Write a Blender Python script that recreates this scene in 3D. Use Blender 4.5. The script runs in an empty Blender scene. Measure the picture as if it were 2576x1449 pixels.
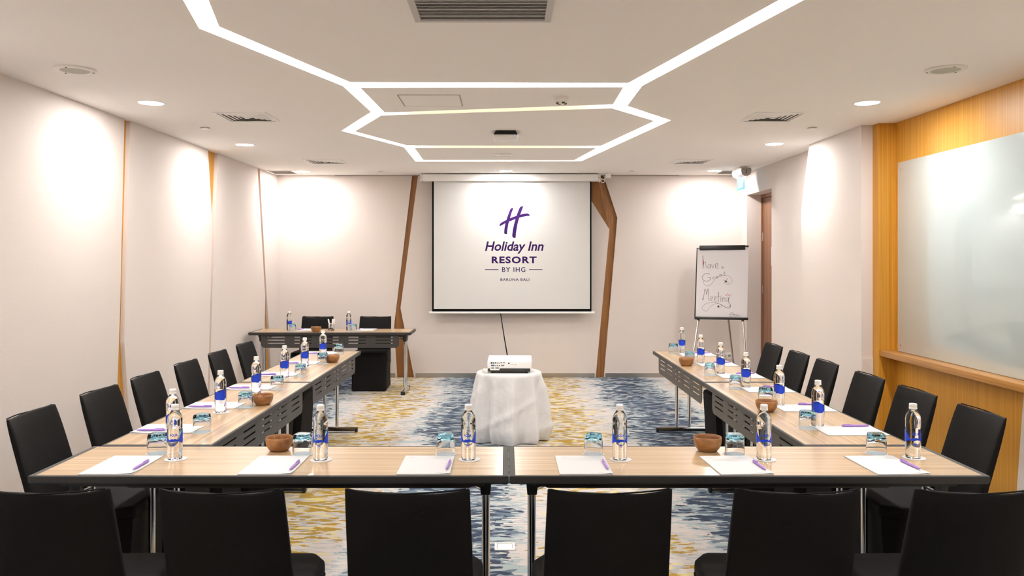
import bpy, bmesh, math, random
from mathutils import Vector, Matrix
from mathutils.geometry import delaunay_2d_cdt, tessellate_polygon

random.seed(7)
R = math.radians
PI = math.pi
SC = bpy.context.scene
COL = SC.collection

# ------------------------------------------------------------------ camera, world, exposure
CAM_H = 1.58
F = 2022.0
VX, VY = 1272.0, 652.0
cam_d = bpy.data.cameras.new('camera')
cam_d.sensor_width = 36.0
cam_d.lens = F / 2576 * 36.0
cam_d.shift_x = (1288 - VX) / 2576
cam_d.shift_y = -(724.5 - VY) / 2576
cam_d.clip_start = 0.05
cam = bpy.data.objects.new('camera', cam_d)
COL.objects.link(cam)
cam.location = (0, 0, CAM_H)
cam.rotation_euler = (R(90), 0, 0)
SC.camera = cam
SC.cycles.use_light_tree = False
SC.cycles.max_bounces = 8
SC.cycles.adaptive_threshold = 0.05
SC.cycles.diffuse_bounces = 5
SC.cycles.glossy_bounces = 3
SC.cycles.transmission_bounces = 6

world = bpy.data.worlds.new('world')
SC.world = world
world.use_nodes = True
world.node_tree.nodes['Background'].inputs[0].default_value = (0.9, 0.92, 1.0, 1)
world.node_tree.nodes['Background'].inputs[1].default_value = 0.05

SC.view_settings.view_transform = 'Standard'
SC.view_settings.look = 'None'
SC.view_settings.gamma = 1.0
SC.view_settings.use_curve_mapping = False
SC.view_settings.exposure = 0.85
DOWN_WATTS = 12.0
SLOT_STRENGTH = 12.5
LAMP_COL = (1.0, 0.985, 0.975)
SLOT_COL = (1.0, 0.97, 0.935)

CEIL = 2.704
TABLE_H = 0.73


def gp(x, y, Y):
    """point at depth Y seen at photo pixel (x, y)"""
    return ((x - VX) * Y / F, Y, CAM_H - (y - VY) * Y / F)


def on_ceiling(x, y):
    Y = (CEIL - CAM_H) * F / (VY - y)
    return ((x - VX) * Y / F, Y)


# ------------------------------------------------------------------ materials
def mat_new(name):
    m = bpy.data.materials.new(name)
    m.use_nodes = True
    nt = m.node_tree
    return m, nt, nt.nodes['Principled BSDF']


def setp(b, **kw):
    names = {'color': 'Base Color', 'rough': 'Roughness', 'metal': 'Metallic', 'coat': 'Coat Weight',
             'coat_rough': 'Coat Roughness', 'trans': 'Transmission Weight', 'ior': 'IOR', 'alpha': 'Alpha',
             'sheen': 'Sheen Weight', 'spec': 'Specular IOR Level', 'em': 'Emission Color', 'ems': 'Emission Strength',
             'sheen_rough': 'Sheen Roughness'}
    for k, v in kw.items():
        s = b.inputs[names[k]]
        if isinstance(v, tuple) and len(v) == 3:
            v = (*v, 1)
        s.default_value = v


def plain(name, color, rough=0.5, **kw):
    m, nt, b = mat_new(name)
    setp(b, color=color, rough=rough, **kw)
    return m


def node(nt, typ, **ins):
    n = nt.nodes.new(typ)
    for k, v in ins.items():
        n.inputs[k.replace('_', ' ')].default_value = v
    return n


def mapping(nt, scale, coord='Object', loc=(0, 0, 0)):
    tc = nt.nodes.new('ShaderNodeTexCoord')
    mp = nt.nodes.new('ShaderNodeMapping')
    mp.inputs['Scale'].default_value = scale
    mp.inputs['Location'].default_value = loc
    nt.links.new(tc.outputs[coord], mp.inputs['Vector'])
    return mp.outputs[0]


def noise(nt, vec, scale=1.0, detail=2.0, rough=0.5):
    n = nt.nodes.new('ShaderNodeTexNoise')
    n.inputs['Scale'].default_value = scale
    n.inputs['Detail'].default_value = detail
    n.inputs['Roughness'].default_value = rough
    nt.links.new(vec, n.inputs['Vector'])
    return n.outputs[0]


def ramp(nt, fac, stops):
    r = nt.nodes.new('ShaderNodeValToRGB')
    els = r.color_ramp.elements
    while len(els) < len(stops):
        els.new(0.5)
    for e, (p, c) in zip(els, stops):
        e.position = p
        e.color = (*c, 1)
    nt.links.new(fac, r.inputs[0])
    return r.outputs[0]


def math_n(nt, op, a, b=None, c=None, clamp=False):
    n = nt.nodes.new('ShaderNodeMath')
    n.operation = op
    n.use_clamp = clamp
    for i, v in enumerate((a, b, c)):
        if v is None:
            continue
        if isinstance(v, (int, float)):
            n.inputs[i].default_value = v
        else:
            nt.links.new(v, n.inputs[i])
    return n.outputs[0]


def mixc(nt, fac, a, b):
    n = nt.nodes.new('ShaderNodeMix')
    n.data_type = 'RGBA'
    if isinstance(fac, (int, float)):
        n.inputs[0].default_value = fac
    else:
        nt.links.new(fac, n.inputs[0])
    for idx, v in ((6, a), (7, b)):
        if isinstance(v, tuple):
            n.inputs[idx].default_value = (*v, 1)
        else:
            nt.links.new(v, n.inputs[idx])
    return n.outputs[2]


def bump(nt, b, height, strength=0.2, dist=0.002):
    n = nt.nodes.new('ShaderNodeBump')
    n.inputs['Strength'].default_value = strength
    n.inputs['Distance'].default_value = dist
    nt.links.new(height, n.inputs['Height'])
    nt.links.new(n.outputs[0], b.inputs['Normal'])


def wood(name, dark, light, axis, rough=0.4, fine=140.0, coat=0.0, long=1.2):
    m, nt, b = mat_new(name)
    s1 = [fine] * 3
    s1[axis] = long
    s2 = [fine * 0.22] * 3
    s2[axis] = long * 0.5
    n1 = noise(nt, mapping(nt, s1), 1.0, 3, 0.6)
    n2 = noise(nt, mapping(nt, s2, loc=(3, 7, 1)), 1.0, 2, 0.5)
    mix = math_n(nt, 'ADD', math_n(nt, 'MULTIPLY', n1, 0.6), math_n(nt, 'MULTIPLY', n2, 0.4))
    c = ramp(nt, mix, [(0.36, dark), (0.52, tuple((a + d) / 2 for a, d in zip(dark, light))), (0.64, light)])
    nt.links.new(c, b.inputs['Base Color'])
    setp(b, rough=rough, coat=coat, coat_rough=0.12)
    bump(nt, b, n1, 0.08, 0.001)
    return m


def fabric_wall(name, col, rough=0.75):
    m, nt, b = mat_new(name)
    v = noise(nt, mapping(nt, (150, 150, 150)), 1.0, 1, 0.5)
    setp(b, color=col, rough=rough, spec=0.3)
    bump(nt, b, v, 0.3, 0.002)
    return m


M = {}
M['wall'] = fabric_wall('wall_fabric', (0.69, 0.62, 0.576))
M['ceiling'] = plain('ceiling_paint', (0.945, 0.915, 0.885), 0.85, spec=0.3)
M['slot_wall'] = plain('slot_paint', (0.85, 0.79, 0.70), 0.7)
M['white_paint'] = plain('white_paint', (0.88, 0.87, 0.85), 0.45)
M['offwhite'] = plain('offwhite_plastic', (0.80, 0.77, 0.72), 0.4)
M['speaker_mesh'] = plain('speaker_mesh', (0.50, 0.50, 0.43), 0.7)
M['alu'] = plain('brushed_aluminium', (0.56, 0.54, 0.52), 0.5, metal=0.2)
M['slat_grey'] = plain('grey_slat', (0.33, 0.30, 0.27), 0.5)
M['gap_shade'] = plain('void_shade_paint', (0.03, 0.026, 0.023), 0.8)  # flat dark colour standing in for shade behind grille slats
M['steel'] = plain('stainless_steel', (0.50, 0.47, 0.43), 0.3, metal=1.0)
M['wood_wall'] = wood('wood_veneer_vertical', (0.50, 0.215, 0.016), (0.70, 0.345, 0.042), 2, 0.45, 240, long=0.9)
M['wood_strip'] = wood('wood_strip_vertical', (0.20, 0.080, 0.018), (0.36, 0.155, 0.04), 2, 0.5, 110, long=0.7)
M['wood_door'] = wood('door_veneer', (0.17, 0.075, 0.038), (0.36, 0.18, 0.10), 2, 0.45, 90, long=0.5)
M['wood_ledge'] = wood('wood_ledge', (0.34, 0.14, 0.025), (0.60, 0.30, 0.08), 1, 0.35, 110, 0.2)
M['wood_table'] = wood('table_laminate', (0.325, 0.200, 0.092), (0.58, 0.415, 0.245), 0, 0.3, 130, 0.25, long=0.8)
M['bowl'] = wood('bowl_wood', (0.22, 0.085, 0.024), (0.48, 0.235, 0.085), 1, 0.35, 34, long=7)
M['trim_black'] = plain('black_rubber', (0.028, 0.026, 0.024), 0.45)
M['trim_grey'] = plain('dark_grey_edge', (0.10, 0.096, 0.092), 0.8, spec=0.15)
M['panel_metal'] = plain('charcoal_metal', (0.048, 0.043, 0.040), 0.4)
M['chrome'] = plain('chrome', (0.75, 0.75, 0.76), 0.12, metal=1.0)
M['black_plastic'] = plain('black_plastic', (0.012, 0.012, 0.012), 0.4)
M['charcoal'] = plain('charcoal_plastic', (0.035, 0.033, 0.03), 0.5)
M['paper'] = plain('white_paper', (0.60, 0.595, 0.605), 0.7)
M['flip_paper'] = plain('flip_chart_paper', (0.76, 0.75, 0.77), 0.6)
M['screen'] = plain('screen_cloth', (0.61, 0.60, 0.585), 0.7)
M['purple'] = plain('purple_print', (0.032, 0.006, 0.085), 0.8, spec=0.2)
M['screen_black'] = plain('screen_border', (0.006, 0.006, 0.006), 0.9, spec=0.05)
M['pen'] = plain('lavender_plastic', (0.33, 0.17, 0.56), 0.3)
M['label_blue'] = plain('label_blue', (0.010, 0.055, 0.62), 0.35)
M['label_white'] = plain('label_haze', (0.80, 0.82, 0.92), 0.5, alpha=0.35)
M['cap_white'] = plain('cap_white', (0.82, 0.80, 0.76), 0.4)
M['pink'] = plain('pink_wrapper', (0.75, 0.04, 0.16), 0.3)
M['yellow'] = plain('yellow_wrapper', (0.85, 0.55, 0.02), 0.3)
M['blue'] = plain('blue_wrapper', (0.08, 0.32, 0.75), 0.3)
M['ink'] = plain('black_ink', (0.06, 0.045, 0.045), 0.6)
M['ink_red'] = plain('red_ink', (0.5, 0.05, 0.03), 0.6)
M['red'] = plain('red_plastic', (0.6, 0.04, 0.03), 0.4)
M['green_print'] = plain('green_print', (0.35, 0.50, 0.12), 0.6)
M['grey_print'] = plain('grey_print', (0.52, 0.50, 0.55), 0.6)
M['lilac_print'] = plain('lilac_print', (0.45, 0.30, 0.62), 0.6)
M['port_grey'] = plain('port_grey', (0.22, 0.22, 0.21), 0.4)
M['port_blue'] = plain('port_blue', (0.05, 0.14, 0.25), 0.4)
M['port_gold'] = plain('port_gold', (0.6, 0.4, 0.1), 0.3, metal=0.6)


def make_black_cloth():
    m, nt, b = mat_new('black_stretch_cover')
    v = noise(nt, mapping(nt, (420, 420, 420)), 1.0, 2, 0.6)
    v2 = noise(nt, mapping(nt, (9, 9, 5)), 1.0, 2, 0.5)
    c = ramp(nt, v, [(0.3, (0.0055, 0.005, 0.0048)), (0.7, (0.010, 0.009, 0.0086))])
    nt.links.new(c, b.inputs['Base Color'])
    setp(b, rough=0.65, spec=0.12)
    h = math_n(nt, 'ADD', math_n(nt, 'MULTIPLY', v, 0.03), v2)
    bump(nt, b, h, 0.15, 0.02)
    return m


def make_white_cloth():
    m, nt, b = mat_new('white_tablecloth')
    v = noise(nt, mapping(nt, (6, 6, 4)), 1.0, 3, 0.55)
    v2 = noise(nt, mapping(nt, (500, 500, 500)), 1.0, 1, 0.5)
    setp(b, color=(0.68, 0.665, 0.665), rough=0.8, sheen=0.2)
    bump(nt, b, math_n(nt, 'ADD', v, math_n(nt, 'MULTIPLY', v2, 0.02)), 0.6, 0.04)
    return m


def make_glass_board():
    m, nt, b = mat_new('frosted_mint_glass')
    setp(b, color=(0.52, 0.60, 0.60), rough=0.10, spec=0.55, coat=0.5, coat_rough=0.02)
    return m


def make_water_glass():
    m, nt, b = mat_new('clear_bottle_glass')
    setp(b, color=(0.985, 1.0, 0.995), rough=0.0, trans=1.0, ior=1.38)
    return m


def make_tumbler_glass():
    m, nt, b = mat_new('blue_base_glass')
    tc = nt.nodes.new('ShaderNodeTexCoord')
    sx = nt.nodes.new('ShaderNodeSeparateXYZ')
    nt.links.new(tc.outputs['Object'], sx.inputs[0])
    z = math_n(nt, 'MULTIPLY', sx.outputs[2], 1 / 0.1)
    c = ramp(nt, z, [(0.45, (0.99, 1.0, 1.0)), (0.66, (0.78, 0.94, 0.99)), (0.80, (0.17, 0.64, 0.97))])
    nt.links.new(c, b.inputs['Base Color'])
    setp(b, rough=0.0, trans=1.0, ior=1.36)
    return m


def make_jar_glass():
    m, nt, b = mat_new('jar_glass')
    setp(b, color=(1, 1, 1), rough=0.0, trans=1.0, ior=1.45)
    return m


def emitter(name, col, strength, base=(0.8, 0.8, 0.8)):
    m, nt, b = mat_new(name)
    setp(b, color=base, em=col, ems=strength)
    return m


def make_carpet():
    m, nt, b = mat_new('patterned_carpet')
    tc = nt.nodes.new('ShaderNodeTexCoord')
    sx = nt.nodes.new('ShaderNodeSeparateXYZ')
    nt.links.new(tc.outputs['Object'], sx.inputs[0])
    wob = noise(nt, mapping(nt, (0.7, 0.9, 1)), 1.0, 2, 0.5)
    wob2 = noise(nt, mapping(nt, (2.2, 3.5, 1), loc=(4, 1, 0)), 1.0, 2, 0.5)
    xs = math_n(nt, 'ADD', sx.outputs[0], math_n(nt, 'MULTIPLY_ADD', wob, 0.5, -0.25))
    xs = math_n(nt, 'ADD', xs, math_n(nt, 'MULTIPLY_ADD', wob2, 0.5, -0.25))
    g = math_n(nt, 'COSINE', math_n(nt, 'MULTIPLY', math_n(nt, 'ADD', xs, 1.28), 2 * PI / 1.86))

    rowj = noise(nt, mapping(nt, (6, 85, 1), loc=(1, 9, 0)), 1.0, 1, 0.5)
    ragy = noise(nt, mapping(nt, (28, 22, 1), loc=(7, 2, 0)), 1.0, 2, 0.6)
    comb = nt.nodes.new('ShaderNodeCombineXYZ')
    nt.links.new(math_n(nt, 'ADD', sx.outputs[0], math_n(nt, 'MULTIPLY_ADD', rowj, 0.11, -0.055)), comb.inputs[0])
    nt.links.new(math_n(nt, 'ADD', sx.outputs[1], math_n(nt, 'MULTIPLY_ADD', ragy, 0.02, -0.01)), comb.inputs[1])

    def cells(sc, loc):
        mp = nt.nodes.new('ShaderNodeMapping')
        mp.inputs['Scale'].default_value = sc
        mp.inputs['Location'].default_value = loc
        nt.links.new(comb.outputs[0], mp.inputs['Vector'])
        vo = nt.nodes.new('ShaderNodeTexVoronoi')
        vo.voronoi_dimensions = '2D'
        vo.inputs['Scale'].default_value = 1.0
        nt.links.new(mp.outputs[0], vo.inputs['Vector'])
        sp = nt.nodes.new('ShaderNodeSeparateColor')
        nt.links.new(vo.outputs['Color'], sp.inputs[0])
        return sp.outputs

    r1 = cells((16, 38, 1), (0, 0, 0))
    r3 = cells((8, 85, 1), (2.3, 8.1, 0))
    r2 = cells((17, 42, 1), (5.3, 2.1, 0))
    cl = noise(nt, mapping(nt, (3.5, 7, 1), loc=(8, 3, 0)), 1.0, 2, 0.5)
    cl2 = math_n(nt, 'MULTIPLY_ADD', cl, 2.4, -0.2, clamp=True)
    beige = (0.49, 0.445, 0.42)
    teal = (0.32, 0.375, 0.385)
    # teal ground where g is low
    pt = math_n(nt, 'MULTIPLY_ADD', g, -1.1, 0.45, clamp=True)
    c = mixc(nt, math_n(nt, 'LESS_THAN', r2[0], pt), beige, teal)
    # light flecks / soft grey dashes
    c = mixc(nt, math_n(nt, 'LESS_THAN', r2[1], 0.07), c, (0.40, 0.39, 0.39))
    c = mixc(nt, math_n(nt, 'LESS_THAN', r3[0], 0.12), c, (0.36, 0.36, 0.365))
    c = mixc(nt, math_n(nt, 'GREATER_THAN', r3[1], 0.90), c, (0.53, 0.485, 0.455))
    c = mixc(nt, math_n(nt, 'LESS_THAN', r3[2], math_n(nt, 'MULTIPLY_ADD', g, -0.30, 0.02, clamp=True)), c, (0.105, 0.145, 0.19))
    # slate blue then navy
    pn = math_n(nt, 'MULTIPLY', math_n(nt, 'MULTIPLY_ADD', g, -1.0, -0.05, clamp=True), cl2)
    c = mixc(nt, math_n(nt, 'LESS_THAN', r1[1], math_n(nt, 'MULTIPLY', pn, 0.55)), c, (0.105, 0.145, 0.19))
    c = mixc(nt, math_n(nt, 'LESS_THAN', r1[0], math_n(nt, 'MULTIPLY', pn, 0.66)), c, (0.025, 0.040, 0.075))
    # gold with grey flecks and pale yellow
    pg = math_n(nt, 'MULTIPLY', math_n(nt, 'MULTIPLY_ADD', g, 1.15, -0.25, clamp=True), cl2)
    c = mixc(nt, math_n(nt, 'LESS_THAN', r2[2], math_n(nt, 'MULTIPLY', pg, 0.36)), c, (0.58, 0.48, 0.20))
    c = mixc(nt, math_n(nt, 'LESS_THAN', r1[2], math_n(nt, 'MULTIPLY', pg, 0.30)), c, (0.36, 0.345, 0.335))
    c = mixc(nt, math_n(nt, 'LESS_THAN', r1[0], math_n(nt, 'MULTIPLY', pg, 0.52)), c, (0.33, 0.205, 0.026))
    nt.links.new(c, b.inputs['Base Color'])
    setp(b, rough=0.95, spec=0.1, sheen=0.1)
    v = noise(nt, mapping(nt, (600, 600, 1)), 1.0, 2, 0.6)
    bump(nt, b, v, 0.5, 0.003)
    return m


M['black_cloth'] = make_black_cloth()
M['white_cloth'] = make_white_cloth()
M['glass_board'] = make_glass_board()
M['water'] = make_water_glass()
M['tumbler'] = make_tumbler_glass()
M['jar'] = make_jar_glass()
M['lamp'] = emitter('downlight_glow', LAMP_COL, 20.0)
M['slot'] = emitter('led_slot_glow', SLOT_COL, SLOT_STRENGTH)
M['slot_spill'] = emitter('slot_spill_glow', (1.0, 0.90, 0.70), 1.3)  # weak glow put in for light spilling into the cross slots
M['exit_blue'] = emitter('exit_cyan', (0.01, 0.42, 0.70), 0.35, (0.01, 0.10, 0.17))
M['exit_white'] = emitter('exit_white', (0.85, 0.95, 1.0), 0.5, (0.35, 0.40, 0.42))
M['led_blue'] = emitter('led_blue', (0.1, 0.2, 1.0), 2.0)
M['carpet'] = make_carpet()


# ------------------------------------------------------------------ mesh builder
class MB:
    def __init__(self):
        self.v = []
        self.f = []

    def add(self, vs, fs):
        o = len(self.v)
        self.v += [tuple(p) for p in vs]
        self.f += [tuple(i + o for i in f) for f in fs]
        return self

    def box(self, a, b, mat=None):
        (x0, y0, z0), (x1, y1, z1) = a, b
        vs = [(x0, y0, z0), (x1, y0, z0), (x1, y1, z0), (x0, y1, z0), (x0, y0, z1), (x1, y0, z1), (x1, y1, z1), (x0, y1, z1)]
        if mat is not None:
            vs = [mat @ Vector(p) for p in vs]
        return self.add(vs, [(0, 3, 2, 1), (4, 5, 6, 7), (0, 1, 5, 4), (1, 2, 6, 5), (2, 3, 7, 6), (3, 0, 4, 7)])

    def cyl(self, p0, p1, r0, r1=None, n=16, caps=True):
        r1 = r0 if r1 is None else r1
        p0, p1 = Vector(p0), Vector(p1)
        d = (p1 - p0).normalized()
        a = d.orthogonal().normalized()
        b = d.cross(a)
        vs = []
        for p, r in ((p0, r0), (p1, r1)):
            for i in range(n):
                t = 2 * PI * i / n
                vs.append(p + (a * math.cos(t) + b * math.sin(t)) * r)
        fs = [(i, (i + 1) % n, n + (i + 1) % n, n + i) for i in range(n)]
        if caps:
            fs += [tuple(range(n - 1, -1, -1)), tuple(range(n, 2 * n))]
        return self.add(vs, fs)

    def tube(self, pts, r, n=8):
        pts = [Vector(p) for p in pts]
        vs, fs = [], []
        prev = None
        for i, p in enumerate(pts):
            d = (pts[min(i + 1, len(pts) - 1)] - pts[max(i - 1, 0)]).normalized()
            a = d.orthogonal().normalized() if prev is None else (prev - d * prev.dot(d)).normalized()
            prev = a
            b = d.cross(a)
            for k in range(n):
                t = 2 * PI * k / n
                vs.append(p + (a * math.cos(t) + b * math.sin(t)) * r)
        for i in range(len(pts) - 1):
            for k in range(n):
                fs.append((i * n + k, i * n + (k + 1) % n, (i + 1) * n + (k + 1) % n, (i + 1) * n + k))
        fs += [tuple(range(n - 1, -1, -1)), tuple(range((len(pts) - 1) * n, len(pts) * n))]
        return self.add(vs, fs)

    def lathe(self, prof, n=32, sq=None, cap0=True, cap1=True):
        vs, fs = [], []
        for j, (r, z) in enumerate(prof):
            p = 2.0 if sq is None else sq[j]
            for i in range(n):
                t = 2 * PI * i / n
                c, s = math.cos(t), math.sin(t)
                k = (abs(c) ** p + abs(s) ** p) ** (-1 / p)
                vs.append((r * c * k, r * s * k, z))
        m = len(prof)
        for j in range(m - 1):
            for i in range(n):
                fs.append((j * n + i, j * n + (i + 1) % n, (j + 1) * n + (i + 1) % n, (j + 1) * n + i))
        if cap0:
            fs.append(tuple(range(n - 1, -1, -1)))
        if cap1:
            fs.append(tuple(range((m - 1) * n, m * n)))
        return self.add(vs, fs)

    def prism(self, poly, axis, a, b):
        """extrude a 2D polygon along axis: 'x' uses (y,z), 'y' uses (x,z), 'z' uses (x,y)"""
        def P(p, t):
            return {'x': (t, p[0], p[1]), 'y': (p[0], t, p[1]), 'z': (p[0], p[1], t)}[axis]
        n = len(poly)
        vs = [P(p, a) for p in poly] + [P(p, b) for p in poly]
        tris = tessellate_polygon([[Vector((p[0], p[1], 0)) for p in poly]])
        fs = [tuple(t) for t in tris] + [tuple(i + n for i in reversed(t)) for t in tris]
        fs += [(i, (i + 1) % n, n + (i + 1) % n, n + i) for i in range(n)]
        return self.add(vs, fs)

    def mesh(self, name, mat, smooth=35, bevel=0.0, seg=2, recalc=True):
        me = bpy.data.meshes.new(name)
        me.from_pydata(self.v, [], self.f)
        if recalc or bevel:
            bm = bmesh.new()
            bm.from_mesh(me)
            bmesh.ops.remove_doubles(bm, verts=bm.verts, dist=1e-6)
            bmesh.ops.delete(bm, geom=[q for q in bm.verts if not q.link_faces], context='VERTS')
            bmesh.ops.recalc_face_normals(bm, faces=bm.faces)
            if bevel:
                es = [e for e in bm.edges if len(e.link_faces) == 2 and e.calc_face_angle(0) > R(25)]
                bmesh.ops.bevel(bm, geom=es, offset=bevel, segments=seg, profile=0.5, affect='EDGES', clamp_overlap=True)
            bm.to_mesh(me)
            bm.free()
        me.materials.append(M[mat])
        if smooth:
            for p in me.polygons:
                p.use_smooth = True
            me.set_sharp_from_angle(angle=R(smooth))
        me.update()
        return me


def put(name, me, parent=None, loc=None, rot=None):
    o = bpy.data.objects.new(name, me)
    COL.objects.link(o)
    if parent is not None:
        o.parent = parent
    if loc is not None:
        o.location = loc
    if rot is not None:
        o.rotation_euler = rot
    return o


def tag(o, label, cat, group=None, kind=None):
    o['label'] = label
    o['category'] = cat
    if group:
        o['group'] = group
    if kind:
        o['kind'] = kind
    return o


def thing(name, label, cat, loc=(0, 0, 0), rz=0.0, group=None, kind=None):
    o = put(name, None, None, loc, (0, 0, rz))
    return tag(o, label, cat, group, kind)


def spawn(parts, parent):
    """parts: list of (name, mesh, location, children) sharing mesh data"""
    for p in parts:
        o = put(p[0], p[1], parent, p[2] if len(p) > 2 else None)
        if len(p) > 3:
            spawn(p[3], o)


_text = {}


def text2d(body, bold=0.0, shear=0.0, space=1.0):
    key = (body, bold, shear, space)
    if key in _text:
        return _text[key]
    cu = bpy.data.curves.new('t', 'FONT')
    cu.body = body
    cu.size = 1.0
    cu.offset = bold
    cu.shear = shear
    cu.space_character = space
    cu.resolution_u = 3
    cu.fill_mode = 'FRONT'
    ob = bpy.data.objects.new('t', cu)
    COL.objects.link(ob)
    bpy.context.view_layer.update()
    ev = ob.evaluated_get(bpy.context.evaluated_depsgraph_get())
    me = ev.to_mesh()
    vs = [(v.co.x, v.co.y) for v in me.vertices]
    fs = [tuple(p.vertices) for p in me.polygons]
    ev.to_mesh_clear()
    bpy.data.objects.remove(ob)
    bpy.data.curves.remove(cu)
    x0, x1 = min(v[0] for v in vs), max(v[0] for v in vs)
    y0, y1 = min(v[1] for v in vs), max(v[1] for v in vs)
    vs = [((x - x0) / (x1 - x0), (y - y0) / (y1 - y0)) for x, y in vs]
    _text[key] = (vs, fs)
    return _text[key]


def ribbon(mb, pts, w, to3d):
    """flat stroke along 2D points, width w, mapped to 3D"""
    pts = [Vector((p[0], p[1])) for p in pts]
    L, Rr = [], []
    for i, p in enumerate(pts):
        d = pts[min(i + 1, len(pts) - 1)] - pts[max(i - 1, 0)]
        d = d.normalized() if d.length > 1e-9 else Vector((1, 0))
        nrm = Vector((-d.y, d.x)) * (w / 2)
        L.append(to3d(p + nrm))
        Rr.append(to3d(p - nrm))
    n = len(pts)
    mb.add(L + Rr, [(i, i + 1, n + i + 1, n + i) for i in range(n - 1)])


def smooth_path(pts, k=5):
    out = []
    n = len(pts)
    for i in range(n - 1):
        p0, p1, p2, p3 = pts[max(i - 1, 0)], pts[i], pts[i + 1], pts[min(i + 2, n - 1)]
        for j in range(k):
            t = j / k
            out.append(tuple(0.5 * (2 * b + (c - a) * t + (2 * a - 5 * b + 4 * c - d) * t * t + (3 * b - a - 3 * c + d) * t ** 3)
                             for a, b, c, d in zip(p0, p1, p2, p3)))
    out.append(pts[-1])
    return out


# ------------------------------------------------------------------ structure
YN, YF = -1.6, 10.75           # near end and back wall
XL, XR = -3.05, 3.13

floor = put('floor', MB().box((-3.4, YN, -0.1), (3.6, YF + 0.3, 0)).mesh('floor', 'carpet', 0))
tag(floor, 'patterned carpet floor in beige, teal, navy and gold flecks', 'floor', kind='structure')

# ---- ceiling with the light slot cut out
slot_out_px = [(501, 71.4), (862.7, 216.5), (934, 282), (859, 329.2), (1016.5, 370.5), (1045.3, 406.2), (1461.8, 405.6),
               (1687, 302.8), (1577.4, 266.5), (1615.5, 215.8)]
slot_in_px = [(1581, 209), (881, 207), (551, 66.8)]
isl_px = [[(906, 221), (1569, 219.3), (1542.6, 262.4), (967.7, 283.2)],
          [(959, 290.4), (1539.5, 272.4), (1646.6, 304.3), (1512, 367), (1024, 366), (892, 330.7)],
          [(1042, 372.2), (1500.6, 372.7), (1444, 403.4), (1064.6, 402.8)]]
so = [on_ceiling(*p) for p in slot_out_px]
si = [on_ceiling(*p) for p in slot_in_px]
r_out, r_in = on_ceiling(2022, 0), on_ceiling(1960, 0)


def extend(a, b, Y):
    t = (Y - a[1]) / (b[1] - a[1])
    return (a[0] + (b[0] - a[0]) * t, Y)


slot_poly = [extend(so[0], on_ceiling(460.6, 0), 0.2)] + so + [extend(so[-1], r_out, 0.2), extend(si[0], r_in, 0.2)] + si + \
            [extend(si[-1], on_ceiling(524, 0), 0.2)]
islands = [[on_ceiling(*p) for p in isl] for isl in isl_px]


def inside(p, poly):
    c = False
    n = len(poly)
    for i in range(n):
        (x0, y0), (x1, y1) = poly[i], poly[(i + 1) % n]
        if (y0 > p[1]) != (y1 > p[1]) and p[0] < (x1 - x0) * (p[1] - y0) / (y1 - y0) + x0:
            c = not c
    return c


rect = [(-3.4, YN), (3.6, YN), (3.6, YF + 0.3), (-3.4, YF + 0.3)]
loops = [rect, slot_poly] + islands
vv, ee = [], []
for lp in loops:
    o = len(vv)
    vv += [Vector(p) for p in lp]
    ee += [(o + i, o + (i + 1) % len(lp)) for i in range(len(lp))]
i1 = len(rect) + len(slot_poly)
i2 = i1 + 4
i3 = i2 + 6
ee += [(i1 + 3, i2), (i1 + 2, i2 + 1), (i2 + 4, i3), (i2 + 3, i3 + 1)]
cross = [[islands[0][3], islands[1][0], islands[1][1], islands[0][2]], [islands[1][4], islands[2][0], islands[2][1], islands[1][3]]]
cv, _, cf, _, _, _ = delaunay_2d_cdt(vv, ee, [], 0, 1e-5)
mb, mslot = MB(), MB()
keep, gap, dim = [], [], ([], [])
for f in cf:
    cx = sum(cv[i].x for i in f) / len(f)
    cy = sum(cv[i].y for i in f) / len(f)
    in_slot = inside((cx, cy), slot_poly) and not any(inside((cx, cy), il) for il in islands)
    tgt = gap if in_slot else keep
    for q in (0, 1):
        if in_slot and inside((cx, cy), cross[q]):
            tgt = dim[q]
    tgt.append(tuple(f))
mb.add([(p.x, p.y, CEIL) for p in cv], [tuple(reversed(f)) for f in keep])
ceiling = put('ceiling', mb.mesh('ceiling', 'ceiling', 0, recalc=False))
tag(ceiling, 'cream painted ceiling cut by angular glowing light slots', 'ceiling', kind='structure')
SLOT_D = 0.075
light_net = thing('recessed_light_channel', 'branching white glowing light channel recessed in the ceiling', 'light')
mslot.add([(p.x, p.y, CEIL + SLOT_D) for p in cv], [tuple(reversed(f)) for f in gap])
put('diffuser', mslot.mesh('diffuser', 'slot', 0), light_net)
for q in (0, 1):
    put('cross_spill_glow', MB().add([(p.x, p.y, CEIL + SLOT_D) for p in cv], [tuple(reversed(f)) for f in dim[q]]).mesh('cross_spill_glow', 'slot_spill', 0), light_net)
mw = MB()
for lp in [slot_poly] + islands:
    n = len(lp)
    mw.add([(x, y, CEIL) for x, y in lp] + [(x, y, CEIL + SLOT_D) for x, y in lp],
           [(i, (i + 1) % n, n + (i + 1) % n, n + i) for i in range(n)])
put('channel_side', mw.mesh('channel_side', 'slot_wall', 0), light_net)


# ---- left wall: backing, proud fabric panels, timber seams
def ypx(x, X=-XL):
    return F * X / (VX - x)


wl = put('wall_left', MB().box((-3.3, YN, 0), (-3.10, YF + 0.3, CEIL)).mesh('wall_left', 'wall', 0))
tag(wl, 'cream fabric panelled wall with slanted timber seams along the left', 'wall', kind='structure')


def zpx(y, Y):
    return CAM_H - (y - VY) * Y / F


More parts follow.
